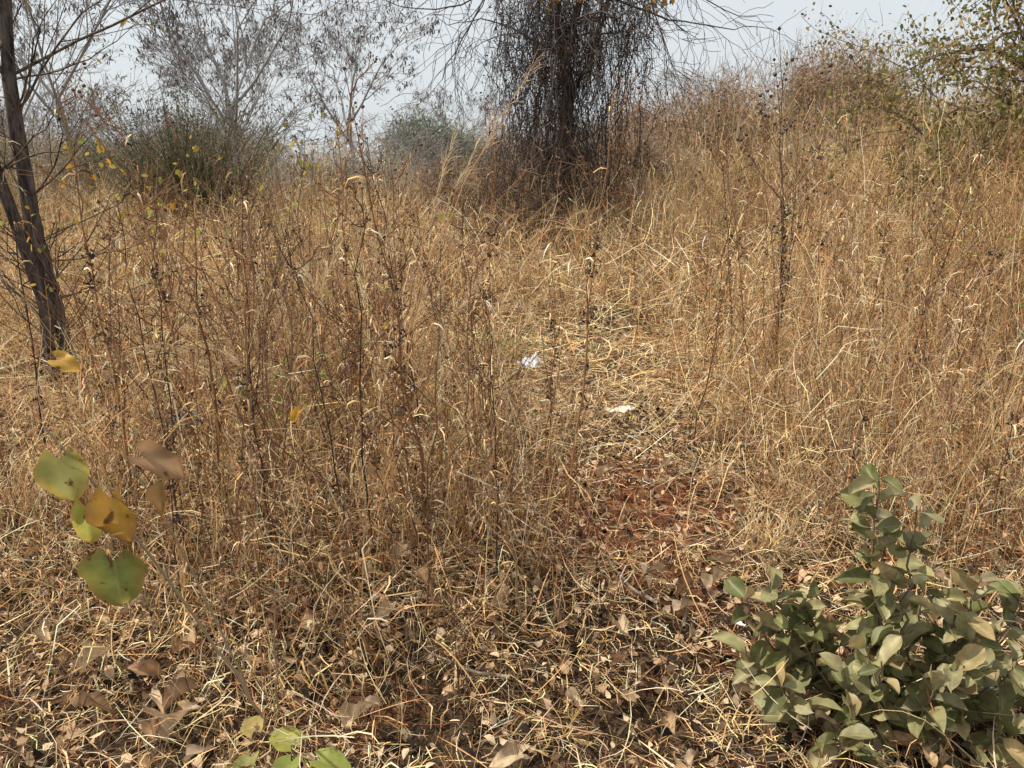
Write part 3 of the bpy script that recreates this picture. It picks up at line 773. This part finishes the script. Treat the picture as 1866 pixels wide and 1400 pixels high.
def vine_tree():
    e = root("vine_draped_tree", (.86, 13.0, float(gz(.86, 13))), "dark tree draped with a curtain of hanging dry vines", "tree")
    st = MB(); vn = MB(); lf = MB(); out = []; tips = []
    def limb(pts, r0, r1):
        pts = np.array(pts, float); t = np.linspace(0, len(pts) - 1, 20); P = np.stack([np.interp(t, np.arange(len(pts)), pts[:, k]) for k in range(3)], 1)
        for _ in range(3): P[1:-1] = (P[:-2] + 2 * P[1:-1] + P[2:]) / 4
        P[1:-1, :2] += R.normal(0, .012, (18, 2))
        st.tubes(P[None], (np.linspace(r0, r1, 20) * (1 + .1 * R.normal(size=20)))[None], np.array([[.08, .064, .055]]), 10); return P
    T = limb([(.04, 0, -.1), (.02, 0, 1), (-.03, 0, 2), (.03, 0, 2.8), (-.05, 0, 3.4), (-.28, 0, 4.2), (-.3, .1, 5.4), (-.2, .1, 6.4)], .12, .055)
    limb([(-.02, 0, 3.0), (.08, 0, 3.5), (.25, 0, 4.3), (.5, .1, 5.6)], .07, .035)
    limb([(-.02, .02, 2.3), (.25, .1, 2.9), (.5, .1, 3.6), (.8, .1, 4.6)], .035, .022)
    for q in range(14):
        i0 = R.integers(9, 20); an = q * 2.4
        grow(T[i0], nrm(np.array([math.cos(an), math.sin(an), R.uniform(.1, .6)])), R.uniform(1.0, 1.5), .024, 1, 4, out, tips, .75, -.03, 5, (3, 4), .2, .66, .5)
    for dx in (-1, 1, .7, 1.2, -.8, 1, -1.2, 1.3):
        grow(np.array([-.1, 0, 4.0 + .7 * R.random()]), nrm(np.array([dx, R.uniform(-.3, .3), .15])), 1.8, .024, 1, 4, out, tips, .65, -.05, 5, (3, 4), .2, .68, .5)
    tube_out(st, out, (.13, .11, .10), 4, .0034)
    N = 400; K = 22; t = np.linspace(0, 1, K)
    x0 = np.where(R.random(N) < .5, R.normal(-.05, .4, N), R.uniform(-1.15, 1.2, N)); y0 = R.normal(0, .5, N)
    bx_ = np.concatenate([R.uniform(-1.1, 1.15, 15), R.normal(-.03, .35, 9)]); k = R.random(N) < .65; x0[k] = (bx_[R.integers(0, 24, N)] + R.normal(0, .06, N))[k]
    top = R.uniform(3.2, 5.2, N); cut = R.random(N)
    bot = np.where(cut < .5, R.uniform(.2, 1.6, N), R.uniform(1.4, 3.4, N))
    bot = bot + .7 * np.clip(np.abs(x0) - .4, 0, 2) * (cut > .35)
    bot = np.minimum(bot, top - .3)
    P = np.zeros((N, K, 3)); P[..., 0] = x0[:, None] + (R.normal(0, .26, N))[:, None] * t; P[..., 1] = y0[:, None] + R.normal(0, .25, (N, 1)) * t
    P[..., 2] = top[:, None] + (bot - top)[:, None] * t + R.normal(0, .05, (N, K))
    wk = np.cumsum(R.normal(0, .052, (N, K, 2)), 1); P[..., :2] += wk - .6 * wk[:, -1:, :] * t[None, :, None]
    vn.tubes(P, np.broadcast_to(R.uniform(.0022, .0066, (N, 1)), (N, K)), np.array([[.075, .062, .056]]) * R.uniform(.5, 2.0, (N, 1)), 4)
    wgt = R.random(N) ** 2.5 + .05; wgt /= wgt.sum()
    M = 7000; i = R.choice(N, M, p=wgt); k = R.integers(0, K, M); A = P[i, k]; D = nrm(R.normal(size=(M, 3)) * np.array([1, 1, .7]) + np.array([0, 0, -.4])); L = R.uniform(.05, .32, M)[:, None]
    Q = np.stack([A, A + D * L * .4 + R.normal(0, .035, (M, 3)), A + D * L * .7 + R.normal(0, .05, (M, 3)), A + D * L + np.array([0, 0, -.06])], 1)
    vn.ribbons(Q, R.uniform(.0016, .0044, (M, 1)) * np.array([[1, 1, .8, .4]]), nrm(R.normal(size=(M, 3))), np.array([[.08, .065, .058]]) * R.uniform(.5, 2.2, (M, 1)))
    M = 8000; an = R.uniform(0, 6.28, M); rr = R.random(M) ** .55 * 1.55; zz = R.random(M) ** 1.3 * 2.4 * (1 - (rr / 1.75) ** 2)
    A = np.stack([np.cos(an) * rr - .3, np.sin(an) * rr, zz], 1); D = nrm(R.normal(size=(M, 3)) + np.array([0, 0, .8])); L = R.uniform(.15, .65, M)[:, None]
    Q = np.stack([A, A + D * L * .35 + R.normal(0, .04, (M, 3)), A + D * L * .7 + R.normal(0, .06, (M, 3)), A + D * L + R.normal(0, .07, (M, 3))], 1)
    Q[..., 2] = np.maximum(Q[..., 2], 0)
    cc = np.array([[.07, .055, .048], [.17, .115, .08], [.34, .22, .14]])[R.choice(3, M, p=[.42, .32, .26])]
    vn.ribbons(Q, R.uniform(.0022, .0056, (M, 1)) * np.array([[1, 1, .8, .4]]), nrm(R.normal(size=(M, 3))), cc)
    M = 4600; i = R.choice(N, M, p=wgt); k = R.integers(0, K, M); A = P[i, k] + R.normal(0, .05, (M, 3))
    leaf_rib(lf, A, nrm(R.normal(size=(M, 3)) + np.array([0, 0, -.5])), R.uniform(.02, .055, M), .3, np.array([[.085, .066, .058], [.18, .135, .095], [.15, .145, .075]])[R.choice(3, M, p=[.6, .3, .1])])
    for c in ((-.34, -.4, 4.0), (.56, -.3, 4.05), (1.31, -.3, 3.95), (1.39, -.2, 4.08), (.06, -.5, 4.08)):
        n_ = 26; leaf_rib(lf, np.array(c) + R.normal(0, .09, (n_, 3)), nrm(R.normal(size=(n_, 3)) + np.array([0, 0, -.8])), R.uniform(.06, .12, n_), .35, np.array([[.6, .36, .10]]) * R.uniform(.7, 1.2, (n_, 1)))
    child(st.build("trunk", M_bark), e); child(vn.build("hanging_vines", M_twig), e); child(lf.build("foliage", M_leaf), e)
vine_tree()

def bush(name, loc, size, label, cols, colp, nleaf, lsize, group=None, lumps=9, stems=60, stemc=(.14, .11, .08), twigs=900, category="bush", wr=.3, stemr=.012, zlow=.15, droop=-.2, spiky=.0):
    e = root(name, loc, label, category, group); st = MB(); lf = MB()
    sx, sy, sz = size
    an = R.uniform(0, 6.28, lumps); rr = R.random(lumps) ** .5 * .68
    cen = np.stack([np.cos(an) * rr * sx, np.sin(an) * rr * sy, sz * (zlow + .3 + .5 * R.random(lumps) * (1 - rr))], 1)
    cr = R.uniform(.18, .42, lumps)[:, None] * np.array([[sx, sy, sz * .75]])
    K = 7; t = np.linspace(0, 1, K); li = R.integers(0, lumps, stems)
    tgt = cen[li] + R.normal(0, .5, (stems, 3)) * cr[li]; b0 = R.normal(0, .08, (stems, 3)) * np.array([sx, sy, 0])
    P = b0[:, None] * (1 - t)[None, :, None] + tgt[:, None] * t[None, :, None]; P[..., 2] += (.18 * sz * np.sin(t * 3.14))[None]; P[:, 1:-1] += R.normal(0, .02 * sz, (stems, K - 2, 3))
    st.tubes(P, np.linspace(1, .4, K)[None] * R.uniform(.6, 1.5, (stems, 1)) * stemr, np.array([stemc]) * R.uniform(.7, 1.3, (stems, 1)), 5)
    def pts(n, shell=.45):
        li = R.integers(0, lumps, n); d = nrm(R.normal(size=(n, 3))); r = (shell + (1 - shell) * R.random((n, 1))) * (1 + .24 * R.normal(size=(n, 1)))
        p = cen[li] + d * r * cr[li]; p[:, 2] = np.abs(p[:, 2]); return p, d
    A, D = pts(twigs, .2); M = twigs; D = nrm(D + R.normal(0, .6, (M, 3)) + np.array([0, 0, spiky])); L = R.uniform(.08, .28, M)[:, None] * sz
    Q = np.stack([A, A + D * L * .35 + R.normal(0, .02, (M, 3)), A + D * L * .7 + R.normal(0, .03, (M, 3)), A + D * L], 1); Q[..., 2] = np.maximum(Q[..., 2], .02)
    st.ribbons(Q, stemr * R.uniform(.2, .5, (M, 1)) * np.array([[1, 1, .7, .4]]), nrm(R.normal(size=(M, 3))), np.array([stemc]) * R.uniform(.7, 1.6, (M, 1)))
    if nleaf:
        A, D = pts(nleaf)
        g_ = np.sin(A[:, 0] * 5.1 / sx * 1.5 + 1) * np.sin(A[:, 1] * 6.3 / sy + 2) * np.sin(A[:, 2] * 7.7 / sz * 1.2); A = A[g_ < .42]; D = D[g_ < .42]; n_ = len(A)
        C = np.array(cols)[R.choice(len(cols), n_, p=np.array(colp) / sum(colp))] * R.uniform(.7, 1.3, (n_, 1))
        leaf_rib(lf, A, nrm(D * .4 + R.normal(size=(n_, 3)) * .7 + np.array([0, 0, droop])), R.uniform(.6, 1.3, n_) * lsize, wr, C)
        child(lf.build("foliage", M_leaf), e)
    child(st.build("stem", M_twig), e)
    return e

def fan_bush():
    e = root("multi_stemmed_bush", (-5.8, 14.2, 0), "dark green upright many-stemmed bush above pale grass", "bush"); st = MB(); lf = MB()
    N = 330; K = 8; t = np.linspace(0, 1, K); an = R.uniform(0, 6.28, N); sp = R.random(N) ** .8 * .9
    d = np.stack([np.cos(an) * sp * 1.1, np.sin(an) * sp * .7, np.ones(N)], 1); H = R.uniform(1.4, 3.0, N) * (1 - .22 * sp)
    P = (d * H[:, None])[:, None] * t[None, :, None]; P[..., :2] += (d[:, None, :2] * .15 * (t ** 2)[None, :, None]); P[:, :, :2] += np.cumsum(R.normal(0, .04, (N, K, 2)), 1); P[:, 0, :2] += R.normal(0, .22, (N, 2))
    st.tubes(P, np.linspace(1, .3, K)[None] * R.uniform(.006, .013, (N, 1)), np.array([[.11, .10, .065]]) * R.uniform(.6, 1.5, (N, 1)), 4)
    M = 5600; i = R.integers(0, N, M); k = R.integers(2, K, M); A = P[i, k]; D = nrm(R.normal(size=(M, 3)) + np.array([0, 0, .6])); L = R.uniform(.1, .4, M)[:, None]
    Q = np.stack([A, A + D * L * .5 + R.normal(0, .03, (M, 3)), A + D * L], 1)
    st.ribbons(Q, R.uniform(.002, .005, (M, 1)) * np.array([[1, .8, .4]]), nrm(R.normal(size=(M, 3))), np.array([[.12, .115, .07]]) * R.uniform(.6, 1.6, (M, 1)))
    M = 11000; i = R.integers(0, N, M); k = R.integers(2, K, M); A = P[i, k] + R.normal(0, .11, (M, 3))
    leaf_rib(lf, A, nrm(R.normal(size=(M, 3)) + np.array([0, 0, .2])), R.uniform(.03, .06, M), .26, np.array([[.065, .078, .034], [.11, .12, .05], [.18, .175, .08], [.15, .12, .055]])[R.choice(4, M, p=[.44, .3, .14, .12])])
    child(st.build("stem", M_twig), e); child(lf.build("foliage", M_leaf), e)
fan_bush()

RED = [(.40, .255, .165), (.50, .345, .23), (.32, .195, .13), (.37, .33, .20), (.27, .25, .16)]  # dry vine and leaf colours, lightened to suggest distance haze
def onland(x, y): return (x, y, float(gz(x, y)))
bush("vine_covered_bush", onland(5.1, 23), (2.9, 2.0, 3.3), "rounded reddish-brown bush smothered in dry vines", RED, (3, 3, 2, 1, 1), 10000, .08, "reddish vine-covered bushes", 18, 60, (.32, .24, .18), 2800, stemr=.017, spiky=.3)
v2 = bush("vine_covered_bush", onland(9.2, 23.5), (2.3, 2.0, 4.1), "tall reddish-brown vine-smothered bush above the grass", RED, (4, 3, 2, 1, 1), 10500, .08, "reddish vine-covered bushes", 20, 60, (.32, .24, .18), 3000, stemr=.017, spiky=.3)
v3 = bush("vine_covered_bush", onland(7.3, 25), (2.6, 2.0, 2.7), "low tan bush of dry twigs and vines", [(.48, .39, .27), (.38, .32, .21)], (1, 1), 5500, .08, "reddish vine-covered bushes", 16, 60, (.36, .29, .23), 2800, stemr=.018, spiky=.4)
bush("vine_covered_bush", onland(3.0, 19), (1.8, 1.4, 2.2), "brown twiggy bush beside the vine-draped tree", RED, (3, 2, 2, 1, 0.5), 4200, .065, "reddish vine-covered bushes", 12, 60, (.28, .21, .15), 2600, stemr=.013, spiky=.5)
v5 = bush("vine_covered_bush", onland(-.7, 16.5), (1.6, 1.2, 2.0), "low brown twiggy bush in tall grass", RED, (3, 2, 2, 1, 0.5), 2600, .06, "reddish vine-covered bushes", 12, 60, (.24, .18, .135), 2400, stemr=.012, spiky=.5)
dup(v3, onland(11.6, 25), 2.0, 1.0); dup(v3, onland(4.0, 21.5), 4.0, .7); dup(v5, onland(2.0, 15.8), 2.2, .75); dup(v3, onland(7.4, 20.5), 1.0, .55)
bush("hazy_green_tree", onland(-3.9, 36), (3.1, 1.9, 4.0), "small rounded grey-green tree beyond the grass", [(.27, .30, .22), (.33, .35, .27), (.22, .25, .19)], (2, 1, 1), 8000, .12, None, 18, 40, (.30, .28, .26), 1400, "tree", stemr=.026)  # greyed leaf colours carry the distance haze
HZ = [(.38, .37, .30), (.44, .39, .32), (.32, .33, .27), (.45, .34, .26)]  # scrub colours with haze mixed in, paler and greyer than the plants
s1 = bush("dry_scrub_bush", onland(-5.2, 26), (2.6, 1.8, 2.1), "hazy grey-brown scrub bush on the skyline", HZ, (2, 2, 2, 1), 3400, .09, "scrub bushes on the skyline", 14, 60, (.36, .31, .26), 2600, stemr=.016, spiky=.5)
s2 = bush("dry_scrub_bush", onland(-13.5, 25), (2.8, 2.0, 2.4), "hazy grey-brown scrub bush on the skyline", HZ, (2, 1, 2, 2), 3400, .09, "scrub bushes on the skyline", 14, 60, (.36, .31, .26), 2600, stemr=.016, spiky=.5)
for a in [(-9.5, 22, 1.0), (-15, 23, 1.1), (-11, 28, 1.3), (-18, 28, 1.3), (-6.9, 22.5, .75), (-2.6, 23, .65), (-12.2, 20.5, .9)]:
    dup(s1 if a[0] % 2 < 1 else s2, onland(a[0], a[1]), random.uniform(0, 6.28), a[2])
for q in range(26):
    yy = random.uniform(30, 62); xx = random.uniform(-.72, .72) * yy
    if -5.5 < xx < -1.0 and yy < 42: yy += 18
    dup(s1 if q % 2 else s2, onland(xx, yy), random.uniform(0, 6.28), random.uniform(.8, 1.4) * (.8 + yy / 110))

def twiggy(loc, hh, c=(.34, .30, .28)):
    e = root("twiggy_tree", loc, "leafless fine-branched tree behind dry bushes", "tree", "leafless trees on the skyline"); st = MB(); out = []; tips = []
    for q in range(6):
        an = q * 1.05
        grow(np.array([0, 0, hh * .1]), nrm(np.array([math.cos(an) * .6, math.sin(an) * .6, 1])), hh * .38, .045, 1, 5, out, tips, .6, .0, 4, (3, 3), .12, .68, .55)
    st.tubes(curve((0, 0, -.1), (0, 0, hh * .14), 6)[None], np.full((1, 6), .1), np.array([c]), 8)
    tube_out(st, out, c, 4, .007); child(st.build("trunk", M_twig), e); return e
t1 = twiggy(onland(8.0, 30), 4.8); t2 = twiggy(onland(11.0, 29), 5.2)
for a in [(13.0, 31, 1, .9), (6.3, 31, 2, .95), (15, 36, 3, 1.1), (-1.5, 40, 1.2, .8), (-9, 27, .5, .85), (1.8, 33, .5, .8), (-15, 26, 1.5, .95), (-5, 34, 2.5, .75), (-19, 34, .5, 1.0), (-11.2, 24, 3.3, .8), (-3.0, 29, 1.3, .6)]:
    dup(t1 if a[0] > 6 else t2, onland(a[0], a[1]), a[2], a[3])

OL = [(.20, .20, .065), (.29, .26, .085), (.37, .29, .115), (.14, .145, .05), (.40, .25, .12)]
def right_tree():
    e = root("leafy_tree", onland(6.5, 9.4), "olive and rust leaved tree overhanging tall grass", "tree"); st = MB(); lf = MB(); out = []; tips = []
    P = curve((0, 0, -.1), (-.1, 0, 1.9), 8, (.08, 0, 0), .02)
    st.tubes(P[None], np.linspace(.13, .1, 8)[None], np.array([[.1, .075, .06]]), 9)
    for q in range(14):
        an = q * .7 + .2
        grow(P[-1] - np.array([0, 0, .12 * q * .6]), nrm(np.array([math.cos(an), math.sin(an) * .8, R.uniform(.2, 1.3)])), R.uniform(1.1, 1.5), .04, 1, 4, out, tips, .65, .0, 5, (3, 4), .16, .7, .52)
    for q in range(4):
        grow(P[-1], nrm(np.array([-1, R.uniform(-.6, .3), .45 + .3 * q])), 1.25, .035, 1, 4, out, tips, .55, .01, 5, (3, 4), .15, .7, .52)
    tube_out(st, out, (.17, .125, .09), 5, .0032)
    A0 = np.concatenate([tp[1:] for tp in tips]); M = 3000; A = A0[R.integers(0, len(A0), M)]; D = nrm(R.normal(size=(M, 3)) + np.array([0, 0, -.6])); L = R.uniform(.1, .5, M)[:, None]
    Q = np.stack([A, A + D * L * .4 + R.normal(0, .03, (M, 3)), A + D * L * .7 + R.normal(0, .04, (M, 3)), A + D * L], 1)
    st.ribbons(Q, R.uniform(.0015, .004, (M, 1)) * np.array([[1, 1, .8, .4]]), nrm(R.normal(size=(M, 3))), np.array([[.30, .21, .14]]) * R.uniform(.6, 1.5, (M, 1)))
    A = np.concatenate([A0, A0 + R.normal(0, .06, A0.shape), A0 + R.normal(0, .09, A0.shape), A0 + R.normal(0, .12, A0.shape)]); n_ = len(A)
    cl = np.sin(A[:, 0] * 3) * np.sin(A[:, 2] * 3.5 + A[:, 1] * 2); pr = R.random(n_) * .9 + .3 * cl
    C = np.array(OL)[np.clip((pr * 5).astype(int), 0, 4)] * R.uniform(.6, 1.3, (n_, 1))
    leaf_rib(lf, A + R.normal(0, .05, (n_, 3)), nrm(R.normal(size=(n_, 3)) + np.array([0, 0, -.3])), R.uniform(.035, .065, n_), .36, C)
    child(st.build("trunk", M_bark), e); child(lf.build("foliage", M_leaf), e)
right_tree()
bush("leafy_bush", onland(5.6, 8.5), (1.1, 1.2, 2.4), "olive-brown bush merging into tall dry stems", OL, (2, 3, 3, 1, 2), 3200, .045, "olive bushes in tall grass", 12, 60, (.38, .25, .13), 2400, stemr=.0065, spiky=.9)
bush("leafy_bush", onland(7.4, 11.5), (1.6, 1.4, 2.6), "olive-brown bush merging into tall dry stems", OL, (2, 3, 3, 1, 2), 3600, .05, "olive bushes in tall grass", 14, 60, (.38, .25, .13), 2600, stemr=.0075, spiky=.9)
bush("leafy_bush", onland(3.75, 5.1), (.75, .7, 1.75), "yellow-olive bush among rusty stems", OL, (2, 3, 3, .5, 2), 900, .033, "olive bushes in tall grass", 9, 50, (.38, .23, .11), 1200, stemr=.0042, spiky=.9)
bush("leafy_bush", onland(4.4, 6.8), (.9, .9, 1.9), "yellow-olive bush among rusty stems", OL, (1, 3, 3, .5, 2), 1300, .038, "olive bushes in tall grass", 10, 50, (.38, .23, .11), 1500, stemr=.005, spiky=.9)
bush("leafy_bush", onland(-10.1, 17), (2.2, 1.5, 2.5), "dull green and brown bush under bare trees", [(.22, .22, .12), (.32, .26, .16), (.26, .18, .11)], (2, 2, 1), 4600, .06, "olive bushes in tall grass", 16, 60, (.28, .23, .17), 2800, stemr=.010, spiky=.5)
bush("leafy_bush", onland(-8.1, 12.3), (1.2, 1.1, 1.7), "dull green and brown bush under bare trees", [(.25, .25, .11), (.36, .28, .15), (.42, .28, .11)], (2, 2, 1), 1600, .045, "olive bushes in tall grass", 12, 60, (.32, .24, .16), 2000, stemr=.007, spiky=.6)

def sapling(x, y, hh, cols, n=6, dens=.7, ls=.04, label="thin sapling with sparse yellow-green leaves"):
    e = root("sparse_sapling", onland(x, y), label, "sapling", "saplings in the grass"); st = MB(); lf = MB(); out = []; tips = []
    for q in range(n):
        an = R.uniform(0, 6.28)
        grow(np.array([0, 0, 0.]), nrm(np.array([math.cos(an) * .28, math.sin(an) * .28, 1])), hh * R.uniform(.5, .7), .0065, 1, 3, out, tips, .45, .03, 6, (3, 4), .06, .55, .6)
    tube_out(st, out, (.25, .16, .11), 5, .0013)
    A = np.array([tp[R.integers(2, 6)] for tp in tips for _ in range(3) if R.random() < dens]); A = A[A[:, 2] > hh * .45]; n_ = len(A)
    C = np.array(cols)[R.integers(0, len(cols), n_)] * R.uniform(.8, 1.2, (n_, 1))
    leaf_rib(lf, A, nrm(R.normal(size=(n_, 3)) + np.array([0, 0, -.1])), R.uniform(.7, 1.3, n_) * ls, .36, C)
    child(st.build("stem", M_twig), e); child(lf.build("foliage", M_leaf), e)
YG = [(.42, .38, .09), (.29, .33, .09), (.48, .37, .09)]; OR = [(.66, .36, .05), (.5, .38, .08), (.38, .36, .09)]
sapling(-3.1, 6.9, 1.75, OR, 6, .40, .055, "thin sapling with sparse orange and yellow leaves")
sapling(-1.5, 5.6, 1.8, YG, 5, .3, .045)
sapling(-2.0, 5.9, 1.7, YG, 5, .15, .04)
sapling(-1.05, 3.3, 1.45, [(.44, .4, .08), (.34, .24, .08)], 4, .08, .035)
sapling(-1.6, 4.6, 1.4, YG, 4, .15, .035)
sapling(-2.7, 4.9, 1.6, OR, 4, .2, .04)
sapling(-.75, 4.3, 1.5, YG, 4, .08, .035)
sapling(4.4, 6.2, 1.9, YG, 5, .3, .04)
sapling(3.1, 4.3, 1.1, [(.13, .2, .06), (.18, .25, .07)], 4, .5, .03, "low sapling with small fresh green leaves")
sapling(-1.15, 3.7, .75, [(.24, .30, .07), (.34, .34, .08)], 4, .5, .035, "low sapling with small fresh green leaves")

lf = MB(); n_ = 22000
ncl = 260; cx = R.uniform(-150, 150, ncl); cy = R.uniform(70, 150, ncl); ch = R.uniform(2.2, 4.8, ncl); cw = R.uniform(2, 5, ncl)
i = R.integers(0, ncl, n_); d = nrm(R.normal(size=(n_, 3))); A = np.stack([cx[i] + d[:, 0] * cw[i], cy[i] + d[:, 1] * cw[i], np.abs(ch[i] * .5 + d[:, 2] * ch[i] * .6)], 1)
C = np.array([[.50, .51, .50], [.55, .53, .50], [.47, .49, .48]])[i % 3] * R.uniform(.88, 1.12, (n_, 1))  # far foliage painted near-grey in place of real atmospheric haze
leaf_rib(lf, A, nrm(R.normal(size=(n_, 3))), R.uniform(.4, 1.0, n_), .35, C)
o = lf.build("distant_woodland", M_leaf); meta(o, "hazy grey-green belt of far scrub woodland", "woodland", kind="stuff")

def tuft(x, y, n, h, cols, label):
    b = MB(); K = 7; t = np.linspace(0, 1, K); an = R.uniform(0, 6.28, n); L = R.uniform(.5, 1, n) * h; sp = R.uniform(.3, 1.3, n)
    P = np.zeros((n, K, 3)); P[..., 0] = (np.cos(an) * L * sp)[:, None] * t; P[..., 1] = (np.sin(an) * L * sp)[:, None] * t
    P[..., 2] = L[:, None] * (t - .75 * sp[:, None] * .6 * t ** 2); P[..., :2] += R.normal(0, .04, (n, 1, 2)); P[:, 1:] += R.normal(0, .008, (n, K - 1, 3)); P[..., 2] = np.maximum(P[..., 2], 0)
    b.ribbons(P, np.array([[.0013, .0018, .0018, .0018, .0015, .001, .0003]]), nrm(np.stack([-np.sin(an), np.cos(an), R.normal(0, .3, n)], 1)), np.array(cols)[R.integers(0, len(cols), n)] * R.uniform(.6, 1.2, (n, 1)))
    o = b.build("grass_tuft", M_grass); o.location = onland(x, y); meta(o, label, "grass tuft", "grass tufts")
tuft(-.15, 6.2, 320, .48, [(.36, .37, .13), (.50, .44, .2), (.30, .33, .1)], "drooping greenish grass tuft in flattened straw")
tuft(-.4, 6.5, 160, .36, [(.58, .46, .23), (.44, .39, .16)], "drooping pale grass tuft in flattened straw")
tuft(2.6, 3.3, 160, .35, [(.70, .54, .32), (.54, .39, .19)], "pale dry grass tuft among weeds")
tuft(-2.3, 3.3, 120, .35, [(.70, .54, .32), (.54, .42, .22)], "pale dry grass tuft among weeds")
tuft(1.05, 2.9, 150, .36, [(.74, .60, .38), (.54, .39, .19)], "pale dry grass tuft among weeds")
tuft(1.35, 3.3, 150, .36, [(.74, .60, .38), (.54, .39, .19)], "pale dry grass tuft among weeds")

M_scrap = veg("crumpled_paper", 0, .6, .3, 20, .06)
def scrap(name, x, y, sx, sy, c, label, cat, z=.05, cr=.25, rot=None):
    n1 = 14; u = np.linspace(-.5, .5, n1); U, V_ = np.meshgrid(u, u); p1, p2 = R.uniform(0, 6, 2)
    Z = cr * (np.sin(U * 9 + p1 + 3 * V_) * .35 + np.sin(V_ * 11 + p2 - 4 * U) * .3 + np.abs(U + .3 * V_) * .8) * min(sx, sy) + R.normal(0, .006, U.shape) * cr * 4 * sx / .15
    edge = 1 + .12 * np.sin(8 * np.arctan2(V_, U) + p1)
    P = np.stack([U * sx * edge, V_ * sy * edge, Z], -1); i, j = np.meshgrid(np.arange(n1 - 1), np.arange(n1 - 1)); b = j * n1 + i
    m = MB(); m.add(P, np.stack([b, b + 1, b + n1 + 1, b + n1], -1), c)
    o = m.build(name, M_scrap, False); o.location = (x, y, float(gz(x, y)) + z); o.rotation_euler = rot or (.2, -.15, R.uniform(0, 6)); meta(o, label, cat)
scrap("plastic_scrap", .14, 5.6, .15, .13, (.93, .93, .93), "crumpled white plastic scrap on flattened straw", "litter", .19, .5, (.3, -.25, .4))
scrap("paper_scrap", .66, 4.5, .17, .07, (.84, .76, .62), "flat pale scrap lying on straw", "litter", .15, .2, (.05, -.05, .15))
scrap("paper_scrap", .75, 2.24, .035, .02, (.80, .80, .80), "small white scrap beside dead leaves", "litter", .13, .3)
scrap("cloth_rag", -1.92, 4.3, .22, .15, (.34, .37, .40), "faded grey-blue rag lying in dry grass", "rag", .15, .5)

# ------------------------------------------------------------------ world, sun, camera
D = Vector((-.62, .10, 0)).normalized(); el = math.radians(52)
dirs = Vector((D.x * math.cos(el), D.y * math.cos(el), math.sin(el)))
w = bpy.data.worlds.new("World"); scene.world = w; w.use_nodes = True; nt = w.node_tree
bg = nt.nodes["Background"]; sky = nt.nodes.new("ShaderNodeTexSky"); sky.sky_type = 'NISHITA'; sky.sun_disc = False
sky.sun_elevation = el; sky.sun_rotation = math.atan2(D.x, D.y); sky.dust_density = 6; sky.air_density = 1.2; sky.ozone_density = 1
mx = nt.nodes.new("ShaderNodeMix"); mx.data_type = 'RGBA'; mx.inputs[0].default_value = .80; mx.inputs[7].default_value = (8.3, 8.9, 9.3, 1)
nt.links.new(sky.outputs[0], mx.inputs[6]); nt.links.new(mx.outputs[2], bg.inputs[0]); bg.inputs[1].default_value = .105
sd = bpy.data.lights.new("sun", 'SUN'); sd.energy = 5.0; sd.angle = math.radians(.5); sd.color = (1, .95, .86)
so = bpy.data.objects.new("sun", sd); COL.objects.link(so); so.rotation_euler = dirs.to_track_quat('Z', 'Y').to_euler(); so.location = (0, 0, 10)
cam = bpy.data.cameras.new("camera"); cam.lens = 27.2; cam.sensor_width = 36; cam.clip_end = 5000; cam.clip_start = .05
co = bpy.data.objects.new("camera", cam); COL.objects.link(co); co.location = (0, 0, 1.6); co.rotation_euler = (math.radians(74), 0, 0); scene.camera = co
scene.view_settings.view_transform = 'Standard'; scene.view_settings.look = 'None'; scene.view_settings.exposure = 0
